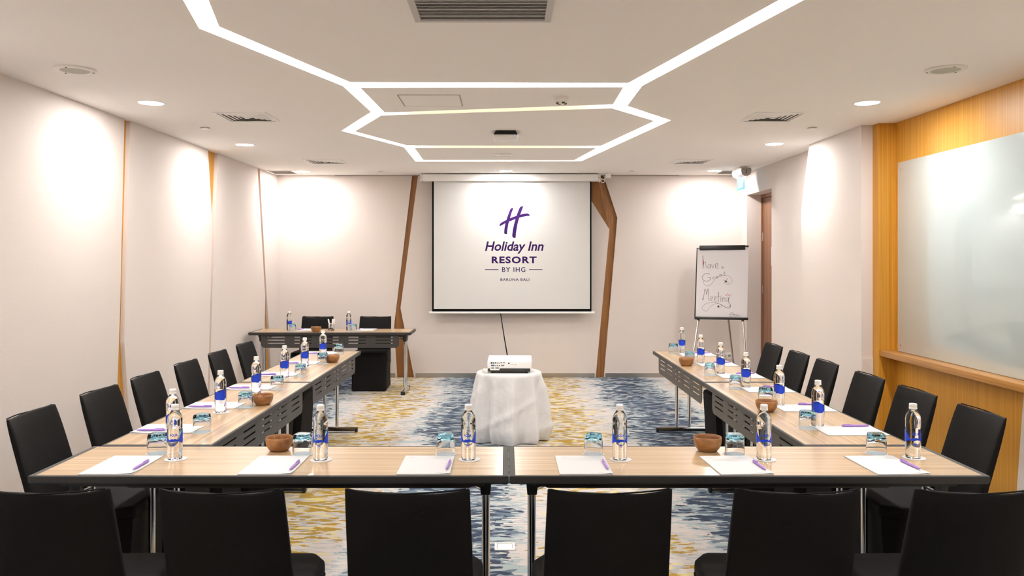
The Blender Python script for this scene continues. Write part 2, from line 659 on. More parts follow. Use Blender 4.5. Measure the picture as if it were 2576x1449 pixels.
seam = []
for A, B in (([(313, 298), (302, 780), (296, 950), (291, 1090)], [(328, 302), (315, 780), (313, 862), (331, 1057)]),
             ([(523, 380), (534.5, 560), (529, 780), (521, 930)], [(548, 386), (541, 560), (533, 780), (527, 930)]),
             ([(648, 424), (667, 742), (666, 827), (664, 930)], [(653, 425), (671, 742), (677, 827), (682, 930)])):
    def line(pts):
        out = []
        for x, y in pts:
            Y = ypx(x)
            out.append((Y, zpx(y, Y)))
        out[0] = (out[0][0], CEIL)
        out[-1] = (out[-1][0], 0.0)
        return out
    seam.append((line(A), line(B)))
panels = []
prev = [(YN, CEIL), (YN, 0.0)]
for A, B in seam:
    panels.append(prev + list(reversed(A)))
    prev = B
panels.append(prev + [(YF, 0.0), (YF, CEIL)])
for p in panels:
    put('wall_panel', MB().prism(p, 'x', -3.10, XL).mesh('wall_panel', 'wall', 0), wl)
for A, B in seam:
    y0 = min(p[0] for p in A) - 0.05
    y1 = max(p[0] for p in B) + 0.02
    put('timber_strip', MB().box((-3.105, y0, 0), (-3.085, y1, CEIL)).mesh('timber_strip', 'wood_wall', 0), wl)


# ---- back wall
def bw(x, y):
    X, _, Z = gp(x, y, YF)
    return (X, max(0.0, min(CEIL, Z)))


wb = put('wall_back', MB().box((-3.3, YF + 0.045, 0), (3.6, YF + 0.25, CEIL)).mesh('wall_back', 'wall', 0))
tag(wb, 'cream fabric back wall behind the projection screen', 'wall', kind='structure')
l_out = [(1037, 430), (991, 822), (999, 960)]
l_in = [(1051.6, 430), (1007.5, 775), (1041.5, 960)]
r_inn = [(1447, 430), (1533, 577), (1498.5, 960)]
r_outt = [(1518, 430), (1553, 547.5), (1519, 960)]
pan = [[(-3.10, CEIL)] + [bw(*p) for p in l_out] + [(-3.10, 0)],
       [bw(*p) for p in l_in] + [bw(*p) for p in reversed(r_inn)],
       [bw(*p) for p in r_outt] + [(3.3, 0), (3.3, CEIL)]]
for p in pan:
    put('wall_panel', MB().prism(p, 'y', YF, YF + 0.045).mesh('wall_panel', 'wall', 0), wb)
put('timber_strip', MB().prism([bw(*p) for p in l_out] + [bw(*p) for p in reversed(l_in)], 'y', YF + 0.022, YF + 0.05)
    .mesh('timber_strip', 'wood_strip', 0), wb)
# faceted strip on the right
ms = MB()
ri, ro = [bw(*p) for p in r_inn], [bw(*p) for p in r_outt]
rid = bw(1502, 430)
P = [(ri[0][0], YF + 0.026, ri[0][1]), (ri[1][0], YF + 0.008, ri[1][1]), (ri[2][0], YF + 0.02, ri[2][1]),
     (ro[0][0], YF + 0.034, ro[0][1]), (ro[1][0], YF + 0.034, ro[1][1]), (ro[2][0], YF + 0.022, ro[2][1]), (rid[0], YF + 0.006, rid[1])]
Pb = [(a, YF + 0.05, c) for a, _, c in P]
ms.add(P + Pb, [(0, 6, 1), (6, 3, 4, 1), (1, 4, 5, 2), (7, 8, 13), (13, 8, 11, 10), (8, 9, 12, 11),
                (0, 1, 8, 7), (1, 2, 9, 8), (3, 10, 11, 4), (4, 11, 12, 5), (0, 7, 13, 6), (6, 13, 10, 3), (2, 5, 12, 9)])
put('timber_strip', ms.mesh('timber_strip', 'wood_strip', 0), wb)
put('painted_gap_shade', MB().box((-2.286, YF - 0.003, CEIL - 0.011), (2.32, YF, CEIL)).mesh('painted_gap_shade', 'slat_grey', 0), wb)  # dark strip painted in for the shade of the recess under the ceiling
bb = thing('baseboard_back', 'low brushed steel skirting along the foot of the back wall', 'baseboard', kind='structure')
for x0, x1 in ((-3.05, -1.475), (-1.20, 1.19), (1.335, 3.12)):
    put('skirting_length', MB().box((x0, YF - 0.012, 0), (x1, YF, 0.058)).mesh('skirting_length', 'steel', 0), bb)

# ---- right wall
DY0, DY1, DH = 9.46, 10.43, 2.414
wr = put('wall_right', MB().box((XR, 7.6, 0), (3.6, DY0, CEIL)).box((XR, DY1, 0), (3.6, YF + 0.05, CEIL))
         .box((XR, DY0, DH), (3.6, DY1, CEIL)).box((3.42, DY0, 0), (3.6, DY1, DH)).mesh('wall_right', 'wall', 0))
tag(wr, 'cream fabric wall on the right with a doorway', 'wall', kind='structure')
PF = 6.745
npl = [(PF, 0), (PF, CEIL), (7.90, CEIL), (8.125, zpx(532, 8.125)), (8.09, zpx(640, 8.09)), (8.09, 0)]
put('wall_panel', MB().prism(npl, 'x', 2.985, 3.3).mesh('wall_panel', 'wall', 0), wr)
put('lower_return', MB().box((2.987, PF - 0.010, 0), (3.079, PF, 0.752)).mesh('lower_return', 'wall', 0), wr)
put('near_wall', MB().box((XR, YN, 0), (3.6, 3.2, CEIL)).mesh('near_wall', 'wall', 0), wr)
put('niche_wall', MB().prism([(3.2, 0), (5.07, 0), (4.985, 0.78), (3.2, 0.78)], 'x', 3.215, 3.6).mesh('niche_wall', 'wall', 0), wr)

nw = thing('trim_1', 'orange oak veneer niche framing the glass board', 'wall panel', kind='structure')
put('post', MB().box((3.08, 6.64, 0), (3.3, PF, CEIL)).mesh('post', 'wood_wall', 0), nw)
put('post', MB().box((3.08, 3.2, 0), (3.3, 3.3, CEIL)).mesh('post', 'wood_wall', 0), nw)
put('upper_panel', MB().box((3.22, 3.3, 0.78), (3.5, 6.64, CEIL)).mesh('upper_panel', 'wood_wall', 0), nw)
put('lower_panel', MB().prism([(5.07, 0), (6.64, 0), (6.64, 0.78), (4.985, 0.78)], 'x', 3.22, 3.5).mesh('lower_panel', 'wood_wall', 0), nw)
put('ledge', MB().box((3.088, 3.3, 0.782), (3.22, 6.64, 0.83)).mesh('ledge', 'wood_ledge', 30, bevel=0.002), nw)
gb = thing('glass_board', 'large pale mint frosted glass board above the oak ledge', 'glass board', (0, 0, 0))
put('pane', MB().box((3.2, 3.32, 0.832), (3.214, 6.56, 2.367)).mesh('pane', 'glass_board', 30, bevel=0.001), gb)
for yy, zz in ((6.50, 0.885), (6.50, 2.31), (3.38, 0.885), (3.38, 2.31)):
    put('fixing_stud', MB().cyl((3.2005, yy, zz), (3.194, yy, zz), 0.008).mesh('fixing_stud', 'chrome'), gb)

wf = put('wall_front', MB().box((-3.4, YN - 0.2, 0), (3.6, YN, CEIL)).mesh('wall_front', 'wall', 0))
tag(wf, 'cream wall behind the camera', 'wall', kind='structure')

# door
door = thing('door_1', 'brown timber door set deep in the right-hand doorway', 'door', (0, 0, 0), kind='structure')
put('leaf', MB().box((3.33, DY0 + 0.04, 0.005), (3.37, DY1 - 0.035, DH - 0.05)).mesh('leaf', 'wood_door', 0), door)
put('frame_head', MB().box((3.31, DY0, DH - 0.045), (3.40, DY1, DH)).mesh('frame_head', 'wood_door', 0), door)
for a, b in ((DY0, DY0 + 0.035), (DY1 - 0.03, DY1)):
    put('frame_side', MB().box((3.31, a, 0), (3.40, b, DH - 0.045)).mesh('frame_side', 'wood_door', 0), door)
for z in (0.31, 1.19, 1.87):
    put('hinge', MB().cyl((3.325, DY1 - 0.032, z - 0.055), (3.325, DY1 - 0.032, z + 0.055), 0.008).mesh('hinge', 'steel'), door)
put('handle', MB().tube([(3.33, DY0 + 0.10, 1.0), (3.28, DY0 + 0.10, 1.0), (3.28, DY0 + 0.22, 1.0)], 0.009).mesh('handle', 'steel'), door)
dn = thing('door_notice', 'small white printed card fixed on the timber door', 'notice')
put('card', MB().box((3.3265, 9.60, 1.50), (3.3295, 10.07, 1.735)).mesh('card', 'paper', 0), dn)
put('print_band', MB().box((3.3255, 9.66, 1.55), (3.3265, 10.02, 1.685)).mesh('print_band', 'lilac_print', 0), dn)

# ------------------------------------------------------------------ ceiling fixtures
ring = MB().lathe([(0.084, 0), (0.096, 0), (0.096, -0.002), (0.093, -0.004), (0.087, -0.004), (0.084, -0.002), (0.084, 0)], 32, cap0=False, cap1=False) \
    .mesh('trim_ring', 'white_paint')
disc = MB().lathe([(0.0838, -0.0005), (0.0838, -0.002)], 16).mesh('lens', 'lamp', 0)
DL = [(-2.55, 5.78, 'nearest of the left-hand row, before the first air diffuser'), (-2.56, 7.89, 'second in the left-hand row, between two diffusers'),
      (-2.59, 10.3, 'last in the left-hand row, by the back wall'), (2.60, 5.78, 'nearest of the right-hand row, above the glass board end'),
      (2.62, 7.84, 'second in the right-hand row, beside the cream panel'), (2.65, 10.2, 'last in the right-hand row, near the exit sign'),
      (0.0, 10.22, 'in the middle, just above the projection screen'),
      (-2.55, 3.6, 'left row, just out of view'), (2.60, 3.6, 'right row, just out of view'),
      (-2.55, 1.4, 'left row behind the camera'), (2.60, 1.4, 'right row behind the camera'), (0.0, -0.6, 'above the rear wall end')]
for x, y, d in DL:
    t = thing('downlight', 'round lit downlight, ' + d, 'downlight', (x, y, CEIL), group='round ceiling downlights')
    spawn([('trim_ring', ring), ('lens', disc)], t)
    ld = bpy.data.lights.new('lamp', 'AREA')
    ld.shape = 'DISK'
    ld.size = 0.166
    ld.energy = DOWN_WATTS
    ld.color = LAMP_COL
    lo = put('lamp', ld, t, (0, 0, -0.0045))

sp_ring = MB().lathe([(0.08, 0), (0.115, 0), (0.115, -0.006), (0.105, -0.011), (0.084, -0.011), (0.08, -0.008), (0.08, 0)], 36, cap0=False, cap1=False) \
    .mesh('bezel', 'offwhite')
sp_mesh = MB().lathe([(0.082, -0.002), (0.082, -0.0085)], 36).mesh('grille', 'speaker_mesh', 0)
sp_mesh2 = MB().lathe([(0.082, -0.002), (0.082, -0.0085)], 36).mesh('grille', 'offwhite', 0)
tab = MB().lathe([(0.006, -0.009), (0.006, -0.013)], 10).mesh('clip_screw', 'charcoal', 0)
for x, y, l, g in ((-2.55, 4.76, 'round ceiling loudspeaker with grey grille on the left', sp_mesh), (2.60, 4.75, 'round ceiling loudspeaker with grey grille on the right', sp_mesh),
                   (-0.043, 8.64, 'round white ceiling loudspeaker in front of the screen', sp_mesh2)):
    t = thing('ceiling_speaker', l, 'speaker', (x, y, CEIL), group='ceiling speakers')
    spawn([('bezel', sp_ring), ('grille', g)], t)
    for a in (0.5, 2.6, 4.7):
        put('clip_screw', tab, t, (0.097 * math.cos(a), 0.097 * math.sin(a), 0))

# four-way air diffusers
H = 0.205


def sq_ring(o, i, z0, z1):
    """square frustum band: outer half-size o at z0, inner half-size i at z1, with 1.5 mm thickness"""
    mbb = MB()
    vs = []
    for s, z in ((o, z0), (i, z1), (i - 0.0015, z1), (o - 0.0015, z0 + 0.001)):
        vs += [(-s, -s, z), (s, -s, z), (s, s, z), (-s, s, z)]
    fs = []
    for a in range(4):
        for k in range(4):
            b = (a + 1) % 4
            fs.append((a * 4 + k, a * 4 + (k + 1) % 4, b * 4 + (k + 1) % 4, b * 4 + k))
    return mbb.add(vs, fs)


dif_frame = MB()
for s0, s1, z in ((H, H - 0.022, -0.006),):
    vs = []
    for s, zz in ((s0, 0), (s0, z), (s1, z - 0.003), (s1, 0)):
        vs += [(-s, -s, zz), (s, -s, zz), (s, s, zz), (-s, s, zz)]
    fs = []
    for a in range(4):
        for k in range(4):
            b = (a + 1) % 4
            fs.append((a * 4 + k, a * 4 + (k + 1) % 4, b * 4 + (k + 1) % 4, b * 4 + k))
    dif_frame.add(vs, fs)
dif_parts = [('frame', dif_frame.mesh('frame', 'white_paint', 0)),
             ('throat_shade', MB().box((-0.183, -0.183, -0.002), (0.183, 0.183, -0.0005)).mesh('throat_shade', 'slat_grey', 0))]  # grey plate painted in for the shaded throat, ceiling left uncut
for k in range(5):
    o = 0.176 - k * 0.034
    dif_parts.append(('louver', sq_ring(o, o - 0.021, -0.003, -0.008).mesh('louver', 'white_paint', 0)))
dif_parts.append(('core', MB().box((-0.018, -0.018, -0.014), (0.018, 0.018, -0.004)).mesh('core', 'white_paint', 0)))
for x, y, l in ((-2.04, 6.34, 'square white air diffuser at left, nearer of the two'), (2.11, 6.34, 'square white air diffuser at right, nearer of the two'),
                (-2.07, 9.22, 'square white air diffuser at left, farther of the two'), (2.13, 9.22, 'square white air diffuser at right, farther of the two')):
    t = thing('air_diffuser', l, 'vent', (x, y, CEIL), group='four-way ceiling diffusers')
    spawn(dif_parts, t)


def grille(name, label, x0, x1, y0, y1, n, fm, sm, dark, border=0.028, tilt=35, along='x'):
    t = thing(name, label, 'vent', ((x0 + x1) / 2, (y0 + y1) / 2, CEIL), group='slatted ceiling grilles')
    hx, hy = (x1 - x0) / 2, (y1 - y0) / 2
    for a, b in (((-hx, -hy, -0.008), (hx, -hy + border, 0)), ((-hx, hy - border, -0.008), (hx, hy, 0)),
                 ((-hx, -hy + border, -0.008), (-hx + border, hy - border, 0)), ((hx - border, -hy + border, -0.008), (hx, hy - border, 0))):
        put('frame', MB().box(a, b).mesh('frame', fm, 0), t)
    put('shade_backing', MB().box((-hx + border, -hy + border, -0.0015), (hx - border, hy - border, -0.0003)).mesh('shade_backing', dark, 0), t)  # coloured plate stands in for the shaded duct above the slats
    ix, iy = hx - border, hy - border
    pitch = 2 * iy / n
    rot = Matrix.Rotation(R(tilt), 4, 'X')
    sl = MB().box((-ix, -pitch * 0.29, -0.0006), (ix, pitch * 0.29, 0.0006), rot).mesh('slat', sm, 0)
    for k in range(n):
        put('slat', sl, t, (0, -iy + pitch * (k + 0.5), -0.005))
    return t


grille('return_air_grille', 'grey slatted return air grille at the top centre of the ceiling', -0.4255, 0.212, 3.16, 3.79, 27, 'alu', 'alu', 'gap_shade', 0.03, 8)
grille('supply_grille', 'white slatted grille in the far left ceiling corner', -3.045, -2.69, 10.14, 10.58, 9, 'white_paint', 'offwhite', 'slat_grey', 0.035, 10)
grille('supply_grille', 'white slatted grille in the far right ceiling corner by exit sign', 2.72, 3.10, 10.14, 10.58, 9, 'white_paint', 'offwhite', 'slat_grey', 0.035, 10)

spk = MB().lathe([(0.020, 0), (0.020, -0.006), (0.042, -0.008), (0.042, -0.012), (0.038, -0.014)], 24).mesh('cover_plate', 'white_paint')
for x, y, l in ((-2.57, 6.87, 'small round sprinkler cover plate at near left'), (2.62, 6.87, 'small round sprinkler cover plate at near right'),
                (-1.60, 10.28, 'small round sprinkler cover plate at far left of screen'), (1.60, 10.25, 'small round sprinkler cover plate at far right of screen')):
    o = put('sprinkler_cover', spk, None, (x, y, CEIL))
    tag(o, l, 'sprinkler', 'concealed sprinkler covers')

hatch = thing('access_hatch', 'flush square access hatch with thin frame in the ceiling', 'hatch', (-0.527, 5.69, CEIL))
hw, hd = 0.215, 0.2
for a, b in (((-hw, -hd, -0.003), (hw, -hd + 0.006, 0)), ((-hw, hd - 0.006, -0.003), (hw, hd, 0)),
             ((-hw, -hd + 0.006, -0.003), (-hw + 0.006, hd - 0.006, 0)), ((hw - 0.006, -hd + 0.006, -0.003), (hw, hd - 0.006, 0))):
    put('frame', MB().box(a, b).mesh('frame', 'slat_grey', 0), hatch)
put('panel', MB().box((-hw + 0.010, -hd + 0.010, -0.0035), (hw - 0.010, hd - 0.010, 0)).mesh('panel', 'ceiling', 0), hatch)

sm = thing('smoke_detector', 'round cream smoke detector with dark vents on the ceiling', 'smoke detector', (0.387, 5.58, CEIL))
put('base', MB().lathe([(0.05, 0), (0.05, -0.014), (0.047, -0.018)], 28).mesh('base', 'offwhite'), sm)
put('dome', MB().lathe([(0.047, -0.018), (0.045, -0.028), (0.032, -0.040), (0.02, -0.046), (0.0185, -0.0465)], 28).mesh('dome', 'offwhite'), sm)
for k in range(4):
    a = 0.4 + k * PI / 2
    put('vent', MB().box((0.024, -0.010, -0.0475), (0.037, 0.010, -0.0375), Matrix.Rotation(a, 4, 'Z')).mesh('vent', 'charcoal', 0), sm)

ap = thing('wireless_access_point', 'square white wireless access point on a black ceiling bracket', 'access point', (0.0, 7.10, CEIL))
put('bracket', MB().add([(-0.085, -0.085, 0), (0.085, -0.085, 0), (0.085, 0.085, 0), (-0.085, 0.085, 0), (-0.103, -0.103, -0.034), (0.103, -0.103, -0.034), (0.103, 0.103, -0.034), (-0.103, 0.103, -0.034)],
                       [(0, 1, 2, 3), (4, 5, 6, 7), (0, 1, 5, 4), (1, 2, 6, 5), (2, 3, 7, 6), (3, 0, 4, 7)]).mesh('bracket', 'black_plastic', 0), ap)
put('shell', MB().box((-0.104, -0.104, -0.072), (0.104, 0.104, -0.034)).mesh('shell', 'white_paint', 40, bevel=0.014, seg=3), ap)
put('status_light', MB().box((0.076, -0.106, -0.052), (0.082, -0.1035, -0.048)).mesh('status_light', 'led_blue', 0), ap)

# exit sign, hung parallel to the right wall
ex = thing('exit_sign', 'glowing cyan exit sign hung from the ceiling near the door', 'sign', (2.905, 9.90, CEIL))
put('mount', MB().box((-0.05, -0.08, -0.018), (0.05, 0.08, 0)).mesh('mount', 'offwhite', 30, bevel=0.004), ex)
pr = [(-0.055, -0.02), (0.055, -0.02), (0.062, -0.05), (0.05, -0.095), (0.018, -0.115), (-0.018, -0.115), (-0.05, -0.095), (-0.062, -0.05)]
put('housing', MB().prism(pr, 'y', -0.185, 0.185).mesh('housing', 'white_paint', 30), ex)
put('end_cap', MB().prism([(x * 1.02, z * 1.0 - 0.001) for x, z in pr], 'y', -0.197, -0.186).mesh('end_cap', 'slat_grey', 30), ex)
put('end_cap', MB().prism([(x * 1.02, z * 1.0 - 0.001) for x, z in pr], 'y', 0.186, 0.197).mesh('end_cap', 'slat_grey', 30), ex)
for zz in (-0.05, -0.075):
    put('end_screw', MB().cyl((0, -0.198, zz), (0, -0.201, zz), 0.008).mesh('end_screw', 'charcoal'), ex)
pl = put('plate', MB().box((-0.005, -0.175, -0.285), (0.005, 0.175, -0.115)).mesh('plate', 'exit_white', 0), ex)
put('colour_field', MB().box((-0.0062, -0.158, -0.27), (0.0062, 0.158, -0.125)).mesh('colour_field', 'exit_blue', 0), pl)
tv, tf = text2d('EXIT', 0.03)
# left face is read from -X: text runs from far (+Y) to near (-Y)
mtx = MB()
mtx.add([(-0.0068, 0.105 - u * 0.21, -0.245 + v * 0.095) for u, v in tv], tf)
mtx.add([(0.0068, -0.105 + u * 0.21, -0.245 + v * 0.095) for u, v in tv], tf)
put('lettering', mtx.mesh('lettering', 'exit_white', 0, recalc=False), pl)

# ------------------------------------------------------------------ projection screen
SY = 10.55
scr = thing('projection_screen', 'pull-down white projection screen with purple lettering on back wall', 'projection screen', (0, 0, 0))


def sp(x, y, Y=SY):
    return gp(x, y, Y)


a, b_ = sp(1062, 438), sp(1505, 456.5)
zt, zb = CEIL - 0.012, b_[2]
put('housing', MB().box((a[0], 10.49, zb), (b_[0], 10.61, zt)).mesh('housing', 'white_paint', 40, bevel=0.012, seg=3), scr)
for x0, x1 in ((a[0] - 0.024, a[0]), (b_[0], b_[0] + 0.024)):
    cp = put('end_cap', MB().box((x0, 10.485, zb - 0.006), (x1, 10.615, zt)).mesh('end_cap', 'offwhite', 40, bevel=0.006), scr)
    put('cap_screw', MB().cyl(((x0 + x1) / 2, 10.485, (zb + zt) / 2), ((x0 + x1) / 2, 10.482, (zb + zt) / 2), 0.005).mesh('cap_screw', 'charcoal'), cp)
for xx in (a[0] + 0.25, b_[0] - 0.25):
    put('hanger', MB().box((xx - 0.02, 10.53, zt - 0.002), (xx + 0.02, 10.57, CEIL)).mesh('hanger', 'steel', 0), scr)
p0, p1 = sp(1087, 456), sp(1488, 784)
put('border', MB().box((p0[0], SY, p1[2]), (p1[0], SY + 0.002, p0[2] + 0.01)).mesh('border', 'screen_black', 0), scr)
q0, q1 = sp(1091.3, 456), sp(1484.2, 777)
ns, nsz = 24, 2
mf = MB()
fv = []
for i in range(ns + 1):
    t = i / ns
    X = q0[0] + (q1[0] - q0[0]) * t
    dy = -0.0015 - 0.004 * math.exp(-((t - 0.06) / 0.05) ** 2) - 0.004 * math.exp(-((t - 0.93) / 0.05) ** 2)
    for z in (q1[2], q0[2] + 0.01):
        fv.append((X, SY + dy, z))
mf.add(fv, [(2 * i, 2 * i + 2, 2 * i + 3, 2 * i + 1) for i in range(ns)])
fab = put('fabric', mf.mesh('fabric', 'screen', 60), scr)
c0, c1 = sp(1079, 784), sp(1496, 788.5)
put('bottom_bar', MB().box((c0[0], SY - 0.012, c1[2]), (c1[0], SY + 0.014, c0[2] + 0.001)).mesh('bottom_bar', 'white_paint', 40, bevel=0.004), scr)
lb = MB()


def cpx(u, v, o=0.0):
    return gp(1200 + u * 0.15873, 500 + v * 0.15873, SY - 0.0021 - o)


for poly in ([(578, 148), (545, 148), (527, 165), (512, 200), (480, 290), (450, 385), (435, 470), (429, 535), (434, 552), (448, 560), (476, 558), (480, 500), (495, 410), (520, 320), (548, 225)],
             [(735, 120), (698, 120), (678, 135), (662, 170), (628, 260), (592, 380), (568, 490), (557, 580), (562, 605), (580, 619), (611, 619), (618, 540), (640, 410), (670, 295), (703, 205)],
             [(360, 437), (357, 418), (362, 400), (385, 378), (450, 343), (540, 301), (640, 263), (730, 240), (790, 232), (815, 237), (830, 250), (838, 270), (790, 274), (700, 292), (610, 321), (520, 358), (440, 393)]):
    tr = tessellate_polygon([[Vector((x, y, 0)) for x, y in poly]])
    lb = MB().add([cpx(p[0], p[1], poly[0][0] * 4e-7) for p in poly], [tuple(t) for t in tr])
    put('emblem_stroke', lb.mesh('emblem_stroke', 'purple', 0, recalc=False), fab)
for body, (u0, v0, u1, v1), bold, shear, space in (('Holiday Inn', (127, 675, 1055, 872), 0.022, 0.22, 1.0), ('RESORT', (232, 913, 945, 1025), 0.035, 0, 1.15),
                                                   ('BY IHG', (398, 1084, 766, 1160), 0.008, 0, 1.15), ('BARUNA BALI', (372, 1261, 829, 1302), 0.012, 0, 1.15)):
    tv, tf = text2d(body, bold, shear, space)
    put('lettering', MB().add([cpx(u0 + (u1 - u0) * u, v1 - (v1 - v0) * v) for u, v in tv], tf).mesh('lettering', 'purple', 0, recalc=False), fab)
for u0, u1 in ((127, 340), (825, 1037)):
    put('rule_line', MB().add([cpx(u0, 1126), cpx(u1, 1126), cpx(u1, 1116), cpx(u0, 1116)], [(0, 1, 2, 3)]).mesh('rule_line', 'purple', 0, recalc=False), fab)
put('registered_dot', MB().add([cpx(1062 + 6 * math.cos(k), 737 + 6 * math.sin(k)) for k in (0, 1.05, 2.1, 3.14, 4.2, 5.25)], [(0, 1, 2, 3, 4, 5)]).mesh('registered_dot', 'purple', 0, recalc=False), fab)
# junction box and coiled lead right of the housing
jb = thing('cable_junction_box', 'small white junction box with coiled lead beside the screen housing', 'junction box')
x0 = sp(1522, 440)[0]
put('box', MB().box((x0, 10.50, CEIL - 0.062), (x0 + 0.072, 10.58, CEIL - 0.001)).mesh('box', 'white_paint', 30, bevel=0.005), jb)
xb = sp(1510, 450)[0] - 0.02
lead = [(xb + 0.01, 10.54, CEIL - 0.05), (xb + 0.04, 10.52, CEIL - 0.075)]
for k in range(14):
    tt = k / 13 * 4 * PI
    lead.append((xb + 0.05 + 0.024 * math.cos(tt + 1), 10.52 - 0.002 * k / 4, CEIL - 0.10 + 0.024 * math.sin(tt + 1)))
lead += [(xb + 0.075, 10.52, CEIL - 0.07), (x0 + 0.03, 10.54, CEIL - 0.058)]
put('lead', MB().tube(smooth_path(lead, 3), 0.004, 6).mesh('lead', 'white_paint'), jb)

# ------------------------------------------------------------------ conference tables
TL, TW = 1.885, 0.505


def table_parts():
    L2, W2 = TL / 2, TW / 2
    parts = []
    e = 0.012
    ex = 0.012
    parts.append(('table_top', MB().box((-L2 + e + ex, -W2 + e, TABLE_H - 0.022), (L2 - e - ex, W2 - e, TABLE_H)).mesh('table_top', 'wood_table', 0)))
    # edging ring: chamfered profile swept round the rectangle
    prof = [(0, TABLE_H), (e - 0.002, TABLE_H), (e, TABLE_H - 0.003), (e, TABLE_H - 0.026), (e - 0.006, TABLE_H - 0.033), (-0.03, TABLE_H - 0.033), (-0.03, TABLE_H - 0.024), (0, TABLE_H - 0.024)]
    mb = MB()
    vs = []
    for d, z in prof:
        hx, hy = L2 - e + d - (ex if d < 0.001 else 0), W2 - e + d
        vs += [(-hx, -hy, z), (hx, -hy, z), (hx, hy, z), (-hx, hy, z)]
    n = len(prof)
    mb.add(vs, [(a * 4 + k, a * 4 + (k + 1) % 4, ((a + 1) % n) * 4 + (k + 1) % 4, ((a + 1) % n) * 4 + k) for a in range(n) for k in range(4)])
    parts.append(('edge_trim', mb.mesh('edge_trim', 'trim_black', 25)))
    # thin grey top band of the edging
    mt = MB()
    vs = []
    for d, z in ((0, TABLE_H + 0.0002), (e - 0.002, TABLE_H + 0.0002), (e - 0.002, TABLE_H - 0.001), (0, TABLE_H - 0.001)):
        hx, hy = L2 - e + d - (ex if d < 0.001 else 0), W2 - e + d
        vs += [(-hx, -hy, z), (hx, -hy, z), (hx, hy, z), (-hx, hy, z)]
    mt.add(vs, [(a * 4 + k, a * 4 + (k + 1) % 4, ((a + 1) % 4) * 4 + (k + 1) % 4, ((a + 1) % 4) * 4 + k) for a in range(4) for k in range(4)])
    parts.append(('edge_band', mt.mesh('edge_band', 'trim_grey', 0)))
    # under-frame rails
    mr = MB()
    for yy in (-W2 + 0.05, W2 - 0.09):
        mr.box((-L2 + 0.10, yy, TABLE_H - 0.055), (L2 - 0.10, yy + 0.04, TABLE_H - 0.024))
    parts.append(('under_rail', mr.mesh('under_rail', 'black_plastic', 0)))
    # modesty panel with slots, facing +y
    py0, py1 = W2 - 0.030, W2 - 0.027
    x0, x1 = -L2 + 0.14, L2 - 0.14
    z0, z1 = 0.548, TABLE_H - 0.03
    rows = [0.603, 0.639, 0.675]
    cols = [x0 + 0.075 + k * ((x1 - x0 - 0.15 - 0.2) / 4) for k in range(5)]
    cr = 0.045
    zs = sorted({z0, z1, z0 + cr} | {r - 0.0045 for r in rows} | {r + 0.0045 for r in rows})
    xs = sorted({x0, x1, x0 + cr, x1 - cr} | {c for c in cols} | {c + 0.2 for c in cols})

    def hole(xa, xb, za, zb):
        xm, zm = (xa + xb) / 2, (za + zb) / 2
        if any(c < xm < c + 0.2 for c in cols) and any(abs(zm - r) < 0.0045 for r in rows):
            return True
        return zb <= z0 + cr + 1e-6 and (xb <= x0 + cr + 1e-6 or xa >= x1 - cr - 1e-6)
    mp = MB()
    for i in range(len(xs) - 1):
        for j in range(len(zs) - 1):
            if not hole(xs[i], xs[i + 1], zs[j], zs[j + 1]):
                for yy in (py0, py1):
                    mp.add([(xs[i], yy, zs[j]), (xs[i + 1], yy, zs[j]), (xs[i + 1], yy, zs[j + 1]), (xs[i], yy, zs[j + 1])], [(0, 1, 2, 3)])
    for cx, a0 in ((x0 + cr, PI), (x1 - cr, 1.5 * PI)):
        for yy in (py0, py1):
            pts = [(cx, yy, z0 + cr)] + [(cx + cr * math.cos(a0 + k * PI / 12), yy, z0 + cr + cr * math.sin(a0 + k * PI / 12)) for k in range(7)]
            mp.add(pts, [(0, k, k + 1) for k in range(1, 7)])
    parts.append(('modesty_panel', mp.mesh('modesty_panel', 'panel_metal', 0, recalc=False)))
    # legs at both ends
    post = MB().cyl((0, 0, 0.045), (0, 0, TABLE_H - 0.06), 0.0155, n=18).mesh('leg', 'chrome')
    foot = MB()
    foot.add([(sx * w, sy * 0.225, z) for sy in (-1, 1) for sx, w, z in ((-1, 0.024, 0.014), (-1, 0.021, 0.034), (-1, 0.010, 0.046), (1, 0.010, 0.046), (1, 0.021, 0.034), (1, 0.024, 0.014))],
             [tuple(range(6)), tuple(range(11, 5, -1))] + [(k, (k + 1) % 6, 6 + (k + 1) % 6, 6 + k) for k in range(6)])
    foot = foot.mesh('foot', 'chrome', 40)
    fcap = MB().box((-0.026, -0.011, 0.0), (0.026, 0.011, 0.043)).mesh('foot_cap', 'black_plastic', 40, bevel=0.006)
    brk = MB().add([(-0.028, -0.10, TABLE_H - 0.024), (0.028, -0.10, TABLE_H - 0.024), (0.028, 0.10, TABLE_H - 0.024), (-0.028, 0.10, TABLE_H - 0.024),
                    (-0.020, -0.078, TABLE_H - 0.125), (0.020, -0.078, TABLE_H - 0.125), (0.020, 0.078, TABLE_H - 0.125), (-0.020, 0.078, TABLE_H - 0.125)],
                   [(0, 1, 2, 3), (4, 5, 6, 7), (0, 1, 5, 4), (1, 2, 6, 5), (2, 3, 7, 6), (3, 0, 4, 7)]).mesh('bracket', 'black_plastic', 30, bevel=0.004)
    for s in (-1, 1):
        lx = s * (L2 - 0.095)
        for yy in (-0.057, 0.057):
            parts.append(('leg', post, (lx, yy - 0.005, 0)))
        parts.append(('foot', foot, (lx, 0, 0), [('foot_cap', fcap, (0, -0.229, 0)), ('foot_cap', fcap, (0, 0.229, 0))]))
        parts.append(('bracket', brk, (lx, -0.005, 0)))
        for yy in (-0.05, 0.045):
            parts.append(('brace', MB().cyl((lx, yy, TABLE_H - 0.115), (lx - s * 0.19, yy, TABLE_H - 0.035), 0.007, n=10).mesh('brace', 'chrome')))
    return parts


